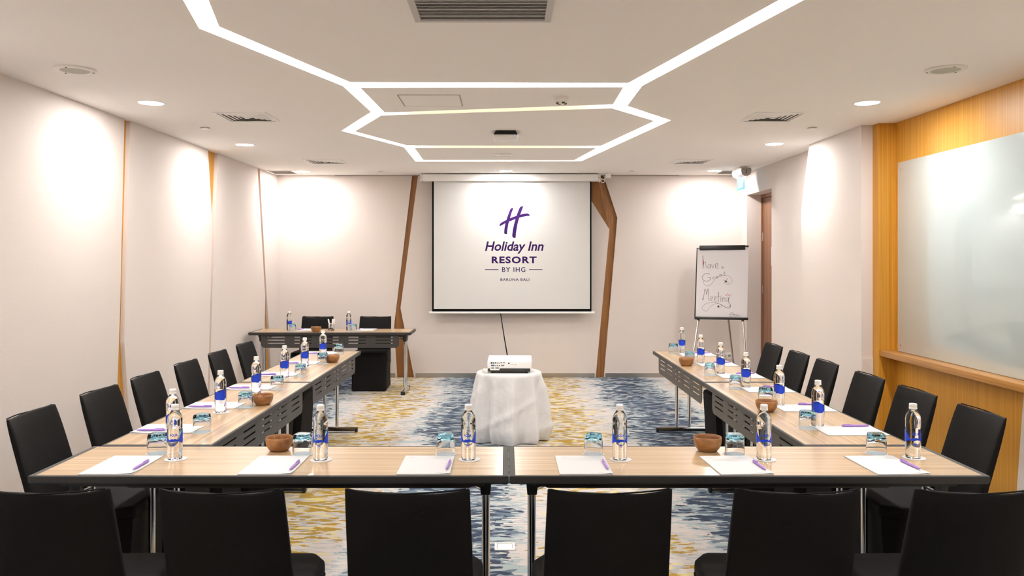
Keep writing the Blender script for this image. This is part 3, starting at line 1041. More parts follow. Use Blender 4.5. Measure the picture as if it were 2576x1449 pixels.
TP = table_parts()
TABLES = [(-0.9305, 3.4025, 0, 'front conference table at left, nearest the camera'), (0.957, 3.4025, 0, 'front conference table at right, nearest the camera'),
          (-1.5925, 4.607, -90, 'left-hand conference table joined to the front table'), (-1.5925, 6.497, -90, 'left-hand conference table farther from the camera'),
          (1.615, 4.607, 90, 'right-hand conference table joined to the front table'), (1.615, 6.497, 90, 'right-hand conference table farther from the camera'),
          (-2.04, 9.565, 180, 'lone conference table by the back wall')]
for x, y, a, l in TABLES:
    t = thing('conference_table', 'oak topped ' + l, 'table', (x, y, 0), R(a), 'black edged folding conference tables')
    spawn(TP, t)


# ------------------------------------------------------------------ chairs
def chair_parts():
    parts = []
    # seat cushion, chamfered front corners
    w0, w1 = 0.208, 0.222
    outline = [(-w0, -0.20), (w0, -0.20), (w1, 0.0), (w1, 0.17), (w1 - 0.05, 0.245), (-w1 + 0.05, 0.245), (-w1, 0.17), (-w1, 0.0)]
    mb = MB().prism(outline, 'z', 0.395, 0.462)
    parts.append(('seat', mb.mesh('seat', 'black_cloth', 50, bevel=0.022, seg=3)))
    # skirt of the stretch cover down to the feet
    top = [(-w0, -0.20), (w0, -0.20), (w1, 0.0), (w1, 0.165), (w1 - 0.045, 0.24), (-w1 + 0.045, 0.24), (-w1, 0.165), (-w1, 0.0)]
    def sub(pl, k=4):
        out = []
        for i in range(len(pl)):
            (ax, ay), (bx, by) = pl[i], pl[(i + 1) % len(pl)]
            out += [(ax + (bx - ax) * j / k, ay + (by - ay) * j / k) for j in range(k)]
        return out
    bot = [(-0.195, -0.27), (0.195, -0.27), (0.205, -0.02), (0.208, 0.19), (0.195, 0.215), (-0.195, 0.215), (-0.208, 0.19), (-0.205, -0.02)]
    arch = []
    for i in range(8):
        ln = math.dist(bot[i], bot[(i + 1) % 8])
        arch += [0.0 if ln < 0.1 else 0.012 * math.sin(PI * j / 4) for j in range(4)]
    top, bot = sub(top), sub(bot)
    mk = MB()
    n = len(top)
    NL = 6
    vs = []
    for j in range(NL + 1):
        t = j / NL
        for (ax, ay), (bx, by), ar in zip(top, bot, arch):
            z = 0.41 * (1 - t) + (0.010 + ar) * t
            pinch = 1 - 0.035 * math.sin(PI * t)
            vs.append(((ax * (1 - t) + bx * t) * pinch, (ay * (1 - t) + by * t), z))
    fs = [(j * n + k, j * n + (k + 1) % n, (j + 1) * n + (k + 1) % n, (j + 1) * n + k) for j in range(NL) for k in range(n)]
    mk.add(vs, fs)
    parts.append(('cover_skirt', mk.mesh('cover_skirt', 'black_cloth', 40)))
    # curved leaning backrest
    NU, NV = 12, 12
    fr, bk = [], []
    for j in range(NV + 1):
        t = j / NV
        z = 0.30 + (0.862 - 0.30) * t
        yc = -0.178 - 0.132 * max(0, (z - 0.40)) / 0.46
        hw = 0.209 - 0.013 * t
        for i in range(NU + 1):
            u = -1 + 2 * i / NU
            curve = -0.034 * (1 - u * u) * (0.4 + 0.6 * t)
            zz = z - (0.008 * (1 - u ** 4) + 0.003 * math.sin(3 * u)) * t ** 6
            th = 0.020 * (1 - abs(u) ** 6 * 0.35) * (1 - 0.55 * t ** 10)
            fold = 0.0022 * math.sin(5.0 * u + 2.0 * t) * t * t
            fr.append((u * hw, yc + curve + th + fold, zz))
            bk.append((u * hw, yc + curve - th, zz))
    mbk = MB()
    o = len(fr)
    fs = []
    W = NU + 1
    for j in range(NV):
        for i in range(NU):
            a = j * W + i
            fs.append((a, a + 1, a + W + 1, a + W))
            fs.append((o + a, o + a + W, o + a + W + 1, o + a + 1))
    for i in range(NU):
        a = NV * W + i
        fs.append((a, a + 1, o + a + 1, o + a))
        fs.append((i, o + i, o + i + 1, i + 1))
    for j in range(NV):
        for i in (0, NU):
            a = j * W + i
            fs.append((a, a + W, o + a + W, o + a))
    mbk.add(fr + bk, fs)
    me = mbk.mesh('backrest', 'black_cloth', 55, bevel=0.008, seg=2)
    parts.append(('backrest', me))
    # seam cord along the top edge of the back
    pts = []
    for i in range(13):
        u = -0.96 + 1.92 * i / 12
        pts.append((u * 0.193, -0.178 - 0.132 - 0.034 * (1 - u * u) - 0.006, 0.8625 - 0.008 * (1 - u ** 4) - 0.003 * math.sin(3 * u) * -1))
    parts.append(('top_seam', MB().tube(pts, 0.003, 6).mesh('top_seam', 'black_cloth')))
    leg = MB().box((-0.016, -0.016, 0), (0.016, 0.016, 0.06)).mesh('leg', 'black_plastic', 40, bevel=0.004)
    for x, y in ((-0.178, 0.19), (0.178, 0.19), (-0.175, -0.25), (0.175, -0.25)):
        parts.append(('leg', leg, (x, y, 0)))
    return parts


CP = chair_parts()
ORD = ['first', 'second', 'third', 'fourth', 'fifth', 'sixth']
CH = []
for k, x in enumerate([-1.448, -0.893, -0.306, 0.322, 0.921, 1.472]):
    CH.append((x, 2.832, 0 + [1.5, 0, -0.5, 1, -1, 1][k], ORD[k] + ' from left in the front row, seen from behind', 'chairs in the front row'))
for k, y in enumerate([3.80, 4.42, 4.99, 5.62, 6.24, 6.875]):
    CH.append((-1.925, y, -90 + [1, -1, 0.5, 0, 1, -1][k], ORD[k] + ' from the front along the left wall', 'chairs along the left tables'))
for k, y in enumerate([3.82, 4.40, 4.98, 5.64, 6.17, 6.75]):
    CH.append((1.945, y, 90 + [-1, 1, 0, -1, 0.5, 1][k], ORD[k] + ' from the front along the right wall', 'chairs along the right tables'))
CH.append((-2.36, 9.80, 180, 'left of the two behind the back table', 'chairs behind the back table'))
CH.append((-1.635, 9.80, 180, 'right of the two behind the back table', 'chairs behind the back table'))
for x, y, a, l, g in CH:
    t = thing('covered_chair', 'black fabric covered chair, ' + l, 'chair', (x, y, 0), R(a), g)
    spawn(CP, t)


# ------------------------------------------------------------------ table-top settings
def bend(pts2, r, rot=0.0):
    """(s, z) on a cylinder; s = arc length to the right as seen from -Y"""
    return [(r * math.sin(s / r + rot), -r * math.cos(s / r + rot), z) for s, z in pts2]


def bottle_parts():
    glass = MB().lathe([(0.020, 0.004), (0.024, 0.0), (0.0285, 0.001), (0.0305, 0.006), (0.031, 0.02), (0.031, 0.128), (0.0300, 0.131), (0.031, 0.134), (0.031, 0.142), (0.0300, 0.145),
                        (0.031, 0.148), (0.0308, 0.168), (0.0288, 0.180), (0.0243, 0.190), (0.0185, 0.199), (0.0158, 0.204), (0.0140, 0.207), (0.0138, 0.222)], 40).mesh('glass_body', 'water', 40)
    cap = MB().lathe([(0.0152, 0.2075), (0.0165, 0.209), (0.0165, 0.2135), (0.0152, 0.215), (0.0158, 0.2165), (0.0158, 0.228), (0.0148, 0.2305)], 28).mesh('cap', 'cap_white', 40)
    r = 0.0314
    mb = MB()
    N = 60
    lo, hi = [], []
    for k in range(N + 1):
        ph = R(-150) + R(300) * k / N
        d = abs(ph)
        t = min(1.0, max(0.0, (d - 0.55) / 0.75))
        t = t * t * (3 - 2 * t)
        low = 0.078 * (1 - t) + 0.070 * t + 0.0015 * math.sin(5 * ph)
        mt = 0.0865 + 0.004 * max(0, math.cos(ph * 5)) - 0.002 * math.cos(ph * 11)
        up = mt * (1 - t) + (0.117 + 0.0018 * math.sin(7 * ph)) * t
        lo.append((ph * r, low))
        hi.append((ph * r, up))
    mb.add(bend(lo, r) + bend(hi, r), [(k, k + 1, N + 2 + k, N + 1 + k) for k in range(N)])
    band = mb.mesh('label', 'label_blue', 60, recalc=False)
    ml = MB()
    tv, tf = text2d('AQUA', 0.03)
    ml.add(bend([(-0.0165 + u * 0.033, 0.0985 + v * 0.0135) for u, v in tv], r + 0.0001), tf)
    txt = ml.mesh('lettering', 'label_blue', 60, recalc=False)
    me = MB()
    ringp = [(0.0075 * math.cos(t * PI / 12), 0.0625 + 0.0075 * math.sin(t * PI / 12)) for t in range(24)]
    ringq = [(0.0063 * math.cos(t * PI / 12), 0.0625 + 0.0063 * math.sin(t * PI / 12)) for t in range(24)]
    me.add(bend(ringp, r) + bend(ringq, r), [(k, (k + 1) % 24, 24 + (k + 1) % 24, 24 + k) for k in range(24)])
    for s in (-0.0022, 0.0022):
        me.add(bend([(s + 0.0021 * math.cos(t * PI / 6), 0.0625 + 0.0028 * math.sin(t * PI / 6)) for t in range(12)], r), [tuple(range(12))])
    emb = me.mesh('emblem', 'label_blue', 60, recalc=False)
    hz = []
    for sg in (-1, 1):
        A = [(sg * r * (1.15 + 0.045 * k), 0.042 + 0.003 * math.cos(k * 0.6)) for k in range(33)]
        B = [(q[0], 0.066) for q in A]
        hz.append(('label_reverse', MB().add(bend(A, r) + bend(B, r), [(k, k + 1, 34 + k, 33 + k) for k in range(32)]).mesh('label_reverse', 'label_white', 60, recalc=False)))
    return [('glass_body', glass), ('cap', cap), ('label', band, None, [('lettering', txt), ('emblem', emb)])] + hz


def tumbler_parts():
    prof = [(0.0425, 0.0), (0.0415, 0.02), (0.0385, 0.055), (0.0345, 0.076), (0.0325, 0.084), (0.0300, 0.0875),
            ]
    sq = [2.0, 2.1, 3.0, 4.2, 4.8, 4.8]
    inn = [(0.0405, 0.0), (0.0393, 0.02), (0.0360, 0.053), (0.030, 0.066), (0.022, 0.0705)]
    sqi = [2.0, 2.1, 2.8, 3.4, 3.2]
    n = 40
    allp = list(reversed(inn)) + prof
    alls = list(reversed(sqi)) + sq
    return [('glass_body', MB().lathe(allp, n, alls).mesh('glass_body', 'tumbler', 40))]


BP = bottle_parts()
GP = tumbler_parts()
coaster_b = MB().lathe([(0.046, 0), (0.046, 0.0016)], 40).mesh('paper_coaster', 'paper', 0)
coaster_g = MB().lathe([(0.047, 0), (0.047, 0.0016)], 40).mesh('paper_coaster', 'paper', 0)


def pad_parts():
    W, D, T = 0.21, 0.297, 0.004
    # one curled corner
    nx, ny = 8, 10
    vs, fs = [], []
    for j in range(ny + 1):
        for i in range(nx + 1):
            x, y = -W / 2 + W * i / nx, -D / 2 + D * j / ny
            k = max(0.0, (x / W) - (y / D) - 0.72)
            vs.append((x, y, T + 0.06 * k * k))
    for j in range(ny):
        for i in range(nx):
            a = j * (nx + 1) + i
            fs.append((a, a + 1, a + nx + 2, a + nx + 1))
    sheet = MB().add(vs, fs).mesh('top_sheet', 'paper', 60, recalc=False)
    stack = MB().box((-W / 2, -D / 2, 0), (W / 2, D / 2, T - 0.0006)).mesh('sheet_stack', 'paper', 0)
    z = T + 0.0003
    head = MB().add([(-0.085, 0.118, z), (-0.055, 0.118, z), (-0.055, 0.126, z), (-0.085, 0.126, z)], [(0, 1, 2, 3)])
    head.add([(-0.085, 0.109, z), (-0.062, 0.109, z), (-0.062, 0.112, z), (-0.085, 0.112, z)], [(0, 1, 2, 3)])
    f1 = MB().add([(0.048, -0.131, z), (0.063, -0.131, z), (0.063, -0.1275, z), (0.048, -0.1275, z)], [(0, 1, 2, 3)])
    f2 = MB().add([(0.064, -0.131, z), (0.080, -0.131, z), (0.080, -0.1275, z), (0.064, -0.1275, z)], [(0, 1, 2, 3)])
    return [('sheet_stack', stack), ('top_sheet', sheet, None, [('print_header', head.mesh('print_header', 'grey_print', 0, recalc=False)),
                                                               ('print_footer', f1.mesh('print_footer', 'green_print', 0, recalc=False)),
                                                               ('print_footer', f2.mesh('print_footer', 'lilac_print', 0, recalc=False))])]


def pen_parts():
    # axis along local y, tip towards -y, resting on z=0
    r = 0.0052
    prof = [(0.0016, -0.070), (0.0032, -0.064), (0.0048, -0.052), (r, -0.03), (r, 0.045), (0.0046, 0.066), (0.0036, 0.070)]
    mb = MB().lathe(prof, 14)
    mb.v = [(x, z, y + r) for x, y, z in mb.v]
    mc = MB().box((-0.0022, 0.022, 2 * r), (0.0022, 0.064, 2 * r + 0.0022)).box((-0.0022, 0.058, r + 0.003), (0.0022, 0.064, 2 * r + 0.001))
    mt = MB().lathe([(0.0006, -0.0735), (0.0015, -0.0700)], 10)
    mt.v = [(x, z, y + r) for x, y, z in mt.v]
    return [('barrel', mb.mesh('barrel', 'pen', 40)), ('clip', mc.mesh('clip', 'pen', 30)), ('tip', mt.mesh('tip', 'ink', 40))]


PP = pad_parts()
PN = pen_parts()
T0 = TABLE_H + 0.0004
ROWS = {}
ROWS['front'] = dict(rot=0, paper=[(x, 3.312) for x in (-1.578, -0.951, -0.325, 0.318, 0.945, 1.565)], prot=[0, 0, 0, 0, 3, 2],
                     bottle=[(-1.406, 3.417), (-0.784, 3.403), (-0.158, 3.41), (0.484, 3.41), (1.096, 3.41), (1.742, 3.437)],
                     glass=[(-1.522, 3.512), (-0.886, 3.505), (-0.261, 3.50), (0.3825, 3.50), (0.998, 3.50), (1.62, 3.512)],
                     pen=[(-1.49, 3.285, 0), (-0.861, 3.28, -1), (-0.234, 3.285, -3), (0.408, 3.29, 2), (1.035, 3.28, 3), (1.655, 3.29, 4)],
                     brot=[12, 4, -4, 0, -10, -12], where='on the front tables', side='from the left')
ly = [4.02, 4.66, 5.32, 5.93, 6.58, 7.25]
ROWS['left'] = dict(rot=-90, paper=[(-1.685, y) for y in ly], prot=[1, -1, 0, 1, 0, -1],
                    bottle=[(-1.582, y) for y in (3.82, 4.46, 5.10, 5.75, 6.33, 6.965)],
                    glass=[(-1.492, y) for y in (3.95, 4.61, 5.248, 5.846, 6.55, 7.19)],
                    pen=[(-1.745, y, -90 + d) for y, d in zip([3.955, 4.59, 5.26, 5.87, 6.51, 7.18], (1, -2, 0, 2, 0, 1))],
                    brot=[0, 4, -5, 6, 3, 0], where='on the left-hand tables', side='from the front')
ry = [3.97, 4.575, 5.22, 5.83, 6.47, 7.145]
ROWS['right'] = dict(rot=90, paper=[(1.70, y) for y in ry], prot=[1, 0, -1, 0, 1, 0],
                     bottle=[(1.592, y) for y in (4.097, 4.678, 5.325, 5.95, 6.56, 7.26)],
                     glass=[(1.515, 4.035), (1.545, 4.774), (1.507, 5.272), (1.495, 5.886), (1.52, 6.636), (1.512, 7.25)],
                     pen=[(1.765, y, 90 + d) for y, d in zip([4.055, 4.66, 5.30, 5.915, 6.555, 7.22], (1, -2, 0, 2, 0, 1))],
                     brot=[0, 4, -5, 6, 3, 0], where='on the right-hand tables', side='from the front')
ROWS['back'] = dict(rot=180, paper=[(-2.385, 9.655), (-1.676, 9.655)], prot=[2, -2],
                    bottle=[(-2.574, 9.56), (-1.866, 9.56)], glass=[(-2.512, 9.47), (-1.795, 9.47)],
                    pen=[(-2.46, 9.66, 160), (-1.755, 9.66, 182)], brot=[-30, 10], where='on the back table', side='from the left')
for row, d in ROWS.items():
    n = len(d['paper'])
    for i in range(n):
        w = f"{ORD[i]} {d['side']} {d['where']}"
        x, y = d['paper'][i]
        t = thing('note_pad', f'white paper note pad, {w}', 'note pad', (x, y, T0), R(d['rot'] + d['prot'][i]), 'note pads')
        spawn(PP, t)
        x, y, a = d['pen'][i]
        t = thing('ballpoint_pen', f'lavender ballpoint pen on a note pad, {w}', 'pen', (x, y, T0 + 0.0046), R(a), 'lavender pens')
        spawn(PN, t)
        x, y = d['bottle'][i]
        tag(put('paper_coaster', coaster_b, None, (x + 0.004, y - 0.001, T0)), f'white round coaster under the bottle, {w}', 'coaster', 'bottle coasters')
        t = thing('water_bottle', f'clear water bottle with blue label, {w}', 'bottle', (x, y, T0 + 0.0018), R(d['rot'] + d['brot'][i]), 'water bottles')
        spawn(BP, t)
        x, y = d['glass'][i]
        tag(put('paper_coaster', coaster_g, None, (x, y, T0)), f'white round coaster under the tumbler, {w}', 'coaster', 'tumbler coasters')
        t = thing('glass_tumbler', f'upturned blue-based glass tumbler, {w}', 'glass', (x, y, T0 + 0.0018), R(random.uniform(-18, 18)), 'glass tumblers')
        spawn(GP, t)

bowl = MB().lathe([(0.030, 0.004), (0.034, 0.0), (0.040, 0.002), (0.050, 0.014), (0.057, 0.030), (0.0595, 0.046), (0.0595, 0.058), (0.0575, 0.0605), (0.0555, 0.058), (0.0545, 0.045), (0.050, 0.028), (0.040, 0.014), (0.022, 0.009)], 44).mesh('wooden_bowl', 'bowl', 60)
for x, y, r, s, l in ((-1.007, 3.575, 20, 1.0, 'on the front tables at left, empty'), (0.897, 3.57, 75, 1.04, 'on the front tables at right'),
                      (-1.42, 4.70, 130, 1.0, 'on the left-hand tables, nearer one'), (-1.43, 6.63, 200, 1.0, 'on the left-hand tables, farther one'),
                      (1.457, 4.49, 40, 1.0, 'on the right-hand tables, nearer one'), (1.444, 6.42, 260, 1.0, 'on the right-hand tables, farther one'),
                      (-2.22, 9.41, 310, 1.0, 'on the back table')):
    o = put('wooden_bowl', bowl, None, (x, y, T0), (0, 0, R(r)))
    o.scale = (s, s, s)
    tag(o, 'small turned brown wooden bowl ' + l, 'bowl', 'wooden bowls')


def candy(x, y, z, m, rz, label):
    t = thing('wrapped_candy', label, 'candy', (x, y, z), R(rz), 'wrapped candies')
    b = MB().lathe([(0.002, -0.012), (0.007, -0.008), (0.009, 0.0), (0.007, 0.008), (0.002, 0.012)], 12)
    b.v = [(zz, yy, xx + 0.009) for xx, yy, zz in b.v]
    body = put('sweet', b.mesh('sweet', m, 50), t)
    for s in (-1, 1):
        fan = MB()
        fan.add([(s * 0.011, 0, 0.009), (s * 0.022, -0.008, 0.006), (s * 0.023, 0.001, 0.014), (s * 0.022, 0.009, 0.010)], [(0, 1, 2), (0, 2, 3)])
        put('wrapper_twist', fan.mesh('wrapper_twist', m, 0, recalc=False), t)


for bx, by, lst in ((-1.42, 4.70, [('pink', -0.014, 0.006, 20, 0.040), ('pink', 0.010, -0.010, 110, 0.026)]), (-1.43, 6.63, [('pink', -0.005, 0.006, 40, 0.044), ('blue', -0.026, -0.004, 100, 0.036)]),
                    (0.897, 3.57, [('blue', 0.020, 0.008, 15, 0.034)]), (1.444, 6.42, [('yellow', -0.018, 0.004, 30, 0.043), ('blue', 0.012, 0.006, 120, 0.037)])):
    for m, dx, dy, a, h in lst:
        nm = {(-1.42): 'nearer left-hand bowl', (-1.43): 'farther left-hand bowl', 0.897: 'front right bowl', 1.444: 'farther right-hand bowl'}[bx]
        extra = ' on top' if h == 0.040 else (' underneath' if h == 0.026 else '')
        candy(bx + dx, by + dy, T0 + h - 0.006, m, a, f'{m} wrapped candy{extra} in the {nm}')

# marker jar on the back table
jar = thing('glass_jar', 'clear glass jar holding white markers on the back table', 'jar', (-2.082, 9.60, T0))
put('glass_body', MB().lathe([(0.030, 0.0), (0.038, 0.002), (0.040, 0.01), (0.040, 0.066), (0.034, 0.074), (0.034, 0.078), (0.036, 0.080), (0.034, 0.083),
                              (0.0315, 0.083), (0.0315, 0.073), (0.0375, 0.064), (0.0375, 0.012), (0.028, 0.006)], 32).mesh('glass_body', 'jar', 50), jar)
mk = MB().cyl((0, 0, 0), (0, 0, 0.095), 0.0085, n=14).mesh('barrel', 'white_paint')
mcap = {m: MB().cyl((0, 0, 0.0952), (0, 0, 0.128), 0.009, 0.008, n=14).mesh('cap', m) for m in ('white_paint',)}
mband = {m: MB().cyl((0, 0, 0.008), (0, 0, 0.022), 0.0088, n=14).mesh('band', m) for m in ('red', 'charcoal')}
for dx, dy, rx, ry_, m, l in ((-0.014, 0.0, 3, -9, 'charcoal', 'left marker with dark band in the glass jar'), (0.004, 0.010, -6, 4, 'red', 'middle marker with red band in the glass jar'),
                              (0.015, -0.006, 5, 11, 'charcoal', 'right marker leaning out of the glass jar')):
    t = thing('whiteboard_marker', 'white ' + l, 'marker', (-2.082 + dx, 9.60 + dy, T0 + 0.0075), 0, 'markers in the jar')
    t.rotation_euler = (R(rx), R(ry_), 0)
    spawn([('barrel', mk), ('cap', mcap['white_paint']), ('band', mband[m])], t)

# ------------------------------------------------------------------ projector on a cloth-covered round table
PTX, PTY = 0.03, 7.10
rt = thing('round_table', 'small round table under a floor-length white cloth', 'table', (PTX, PTY, 0))
TOPZ = 0.590
put('table_top', MB().lathe([(0.275, TOPZ - 0.025), (0.275, TOPZ - 0.004)], 40).mesh('table_top', 'offwhite'), rt)
put('pedestal', MB().lathe([(0.20, 0.0), (0.20, 0.015), (0.03, 0.04), (0.03, TOPZ - 0.025)], 24).mesh('pedestal', 'black_plastic'), rt)
NA, NZ = 144, 34
vs, fs = [], []
rr = [(0.0, TOPZ), (0.10, TOPZ), (0.20, TOPZ), (0.272, TOPZ)]
rnd = random.Random(3)
ph = [rnd.uniform(0, 6.28) for _ in range(8)]
for j in range(NZ + 1):
    if j < 4:
        r, z = rr[j]
        t = 0
    else:
        t = (j - 4) / (NZ - 4)
        z = TOPZ - 0.006 - (TOPZ - 0.010) * (t ** 1.0)
        r = 0.284 + 0.062 * min(1, t / 0.8) ** 0.8 - 0.035 * max(0, (t - 0.8) / 0.2) ** 2
    for i in range(NA):
        a = 2 * PI * i / NA
        amp = 0.0 if j < 4 else 0.034 * min(1, t * 5.0)
        w = 0.9 * (1 - 2 * abs(math.sin(5.5 * a + ph[0] + 0.35 * math.sin(3 * a + ph[5]) + 0.2 * t)) ** 0.8) + 0.5 * math.sin(8 * a + ph[1] - 0.9 * t) + 0.4 * math.sin(5 * a + ph[2] + 1.1 * t)
        crease = 0.006 * math.sin(23 * a + 9 * t + ph[3]) * t * t + 0.010 * max(0, math.sin(3 * a + 11 * t + ph[6])) ** 6 * min(1, 2 * t)
        k = r + amp * w * (0.45 + 0.75 * t) + crease
        vs.append((k * math.cos(a), k * math.sin(a), max(0.004, z + (0.004 * math.sin(11 * a) if t > 0.97 else 0))))
for j in range(NZ):
    for i in range(NA):
        fs.append((j * NA + i, j * NA + (i + 1) % NA, (j + 1) * NA + (i + 1) % NA, (j + 1) * NA + i))
put('tablecloth', MB().add(vs, fs).mesh('tablecloth', 'white_cloth', 80), rt)

prj = thing('video_projector', 'white video projector with rear sockets on the cloth-covered table', 'projector', (0.037, 7.105, TOPZ + 0.001), R(-1.5))
PWd, PD = 0.385, 0.285
yr = -PD / 2
tilt = 0.055


def pz(y, z):
    return z + (y - yr) * tilt


def pbox(x0, x1, y0, y1, z0, z1):
    m = MB()
    vs = []
    for z in (z0, z1):
        for x, y in ((x0, y0), (x1, y0), (x1, y1), (x0, y1)):
            vs.append((x, y, pz(y, z)))
    return m.add(vs, [(0, 3, 2, 1), (4, 5, 6, 7), (0, 1, 5, 4), (1, 2, 6, 5), (2, 3, 7, 6), (3, 0, 4, 7)])


put('upper_shell', pbox(-PWd / 2, PWd / 2, yr, -yr, 0.040, 0.108).mesh('upper_shell', 'white_paint', 40, bevel=0.010, seg=3), prj)
put('lower_shell', pbox(-PWd / 2 + 0.006, PWd / 2 - 0.012, yr + 0.006, -yr - 0.006, 0.012, 0.041).mesh('lower_shell', 'charcoal', 40, bevel=0.004), prj)
put('port_plate', MB().prism([(-PWd / 2 + 0.022, 0.045), (-PWd / 2 + 0.026, 0.026), (-PWd / 2 + 0.104, 0.026), (-PWd / 2 + 0.108, 0.045)], 'y', yr + 0.0005, yr + 0.02).mesh('port_plate', 'white_paint', 0), prj)
put('lamp_lid', pbox(0.005, 0.145, yr + 0.02, -yr - 0.04, 0.1075, 0.109).mesh('lamp_lid', 'white_paint', 0), prj)
put('lens_barrel', MB().cyl((0.08, -yr - 0.01, 0.082), (0.08, -yr + 0.02, 0.082), 0.032, n=28).mesh('lens_barrel', 'charcoal'), prj)
x0 = -PWd / 2
for (u, w_, v, h, m) in ((0.030, 0.016, 0.090, 0.012, 'black_plastic'), (0.051, 0.006, 0.090, 0.013, 'black_plastic'), (0.064, 0.012, 0.090, 0.009, 'black_plastic'),
                         (0.082, 0.012, 0.089, 0.007, 'port_blue'), (0.098, 0.009, 0.089, 0.010, 'port_gold'), (0.113, 0.016, 0.092, 0.006, 'black_plastic'), (0.137, 0.016, 0.092, 0.006, 'black_plastic'),
                         (0.033, 0.030, 0.068, 0.012, 'port_blue'), (0.070, 0.009, 0.066, 0.009, 'charcoal'), (0.086, 0.009, 0.066, 0.009, 'charcoal'), (0.101, 0.009, 0.066, 0.009, 'charcoal'),
                         (0.119, 0.028, 0.068, 0.011, 'port_grey'), (0.034, 0.026, 0.046, 0.008, 'black_plastic'), (0.071, 0.030, 0.046, 0.012, 'port_grey')):
    put('socket', MB().box((x0 + u, yr - 0.0012, v - h / 2), (x0 + u + w_, yr + 0.002, v + h / 2)).mesh('socket', m, 30, bevel=0.0008), prj)
put('lock_hole', MB().cyl((x0 + 0.187, yr - 0.0012, 0.087), (x0 + 0.187, yr + 0.002, 0.087), 0.0065).mesh('lock_hole', 'black_plastic'), prj)
put('sensor', MB().cyl((x0 + 0.247, yr - 0.0012, 0.074), (x0 + 0.247, yr + 0.002, 0.074), 0.003).mesh('sensor', 'charcoal'), prj)
put('print_mark', MB().box((x0 + 0.207, yr - 0.0008, 0.0735), (x0 + 0.232, yr + 0.001, 0.0755)).mesh('print_mark', 'port_grey', 0), prj)
for x, y in ((PWd / 2 - 0.045, yr + 0.035), (-PWd / 2 + 0.045, yr + 0.035), (0.0, -yr - 0.03)):
    put('foot', MB().cyl((x, y, 0), (x, y, 0.008), 0.013).cyl((x, y, 0.008), (x, y, pz(y, 0.014)), 0.005).mesh('foot', 'black_plastic'), prj)
pa = thing('power_adaptor', 'small white power adaptor beside the projector', 'adaptor', (-0.178, 6.995, TOPZ + 0.0005), R(12))
put('body', MB().box((-0.022, -0.025, 0), (0.022, 0.025, 0.036)).mesh('body', 'offwhite', 50, bevel=0.010, seg=3), pa)
put('pin_hole', MB().cyl((0, -0.0256, 0.015), (0, -0.024, 0.015), 0.0025).mesh('pin_hole', 'slat_grey'), pa)
# cable
c0, c1 = gp(1257, 770, 10.66), Vector((0.022, 7.255, 0.672))
pts = [Vector((c0[0] - 0.01, 10.66, 1.02)), Vector(gp(1259, 787, 10.64))]
a0 = pts[-1]
for k in range(1, 15):
    t = k / 14
    p = a0.lerp(c1, t)
    p.z -= 0.012 * math.sin(PI * t)
    pts.append(p)
cb = put('video_cable', MB().tube(pts, 0.006, 8).mesh('video_cable', 'screen_black'), None)
tag(cb, 'thin black cable running from behind the screen to the projector', 'cable')

# ------------------------------------------------------------------ flip chart
FY = 9.95
fc = thing('flip_chart', 'flip chart easel with handwritten greeting beside the door', 'flip chart', (0, 0, 0))


def fpx(u, v, dy=0.0):
    """crop pixel on the flip chart sheet; the board leans back a little"""
    x, y = 1700 + u * 0.22767, 600 + v * 0.22767
    Y = FY + 0.10 * (800 - y) / 180
    p = gp(x, y, Y)
    return Vector((p[0], p[1] + dy, p[2]))


def fslab(quad, d0, d1):
    f = [fpx(u, v, d0) for u, v in quad]
    b = [fpx(u, v, d1) for u, v in quad]
    return MB().add(f + b, [(0, 1, 2, 3), (7, 6, 5, 4), (0, 4, 5, 1), (1, 5, 6, 2), (2, 6, 7, 3), (3, 7, 4, 0)])


put('board', fslab([(234, 105), (800, 100), (785, 885), (207, 880)], 0.0, 0.018).mesh('board', 'charcoal', 0), fc)
pap = put('paper_sheet', fslab([(240, 112), (805, 104), (786, 874), (219, 862)], -0.004, -0.001).mesh('paper_sheet', 'flip_paper', 0), fc)
put('clamp_bar', fslab([(262, 78), (764, 72), (765, 125), (262, 131)], -0.016, 0.012).mesh('clamp_bar', 'black_plastic', 30, bevel=0.004), fc)
put('clamp_knob', fslab([(764, 76), (803, 75), (803, 94), (764, 95)], -0.012, 0.006).mesh('clamp_knob', 'black_plastic', 30, bevel=0.002), fc)
put('pen_tray', fslab([(205, 866), (785, 876), (785, 899), (204, 890)], -0.045, 0.0).mesh('pen_tray', 'black_plastic', 30, bevel=0.004), fc)
for s in ((206, 862, 226, 892), (765, 872, 786, 900)):
    put('tray_end', fslab([(s[0], s[1]), (s[2], s[1]), (s[2], s[3]), (s[0], s[3])], -0.05, 0.002).mesh('tray_end', 'black_plastic', 30, bevel=0.002), fc)
for u0, v0, xf, yf in ((252, 895, -0.155, FY - 0.14), (743, 900, 0.12, FY - 0.14)):
    p = fpx(u0, v0, 0.012)
    q = Vector((p.x + (xf if xf < 0 else 0.02), yf, 0.0))
    lg = put('leg', MB().cyl(p + Vector((0, 0, 0.015)), q, 0.011, n=12).mesh('leg', 'chrome'), fc)
    put('foot_cap', MB().cyl(q + (p - q).normalized() * 0.03, q, 0.0135, n=12).mesh('foot_cap', 'black_plastic'), lg)
    put('leg_collar', MB().cyl(p + Vector((0, 0, 0.02)), p - Vector((0, 0, 0.02)), 0.016, n=12).mesh('leg_collar', 'black_plastic'), lg)
p, q = fpx(572, 860, 0.03), Vector((3.0, 10.50, 0.0))
lg = put('leg', MB().cyl(p + Vector((-0.01, 0, 0.2)), q, 0.011, n=12).mesh('leg', 'steel'), fc)
put('foot_cap', MB().cyl(q + (p - q).normalized() * 0.03, q, 0.0135, n=12).mesh('foot_cap', 'black_plastic'), lg)
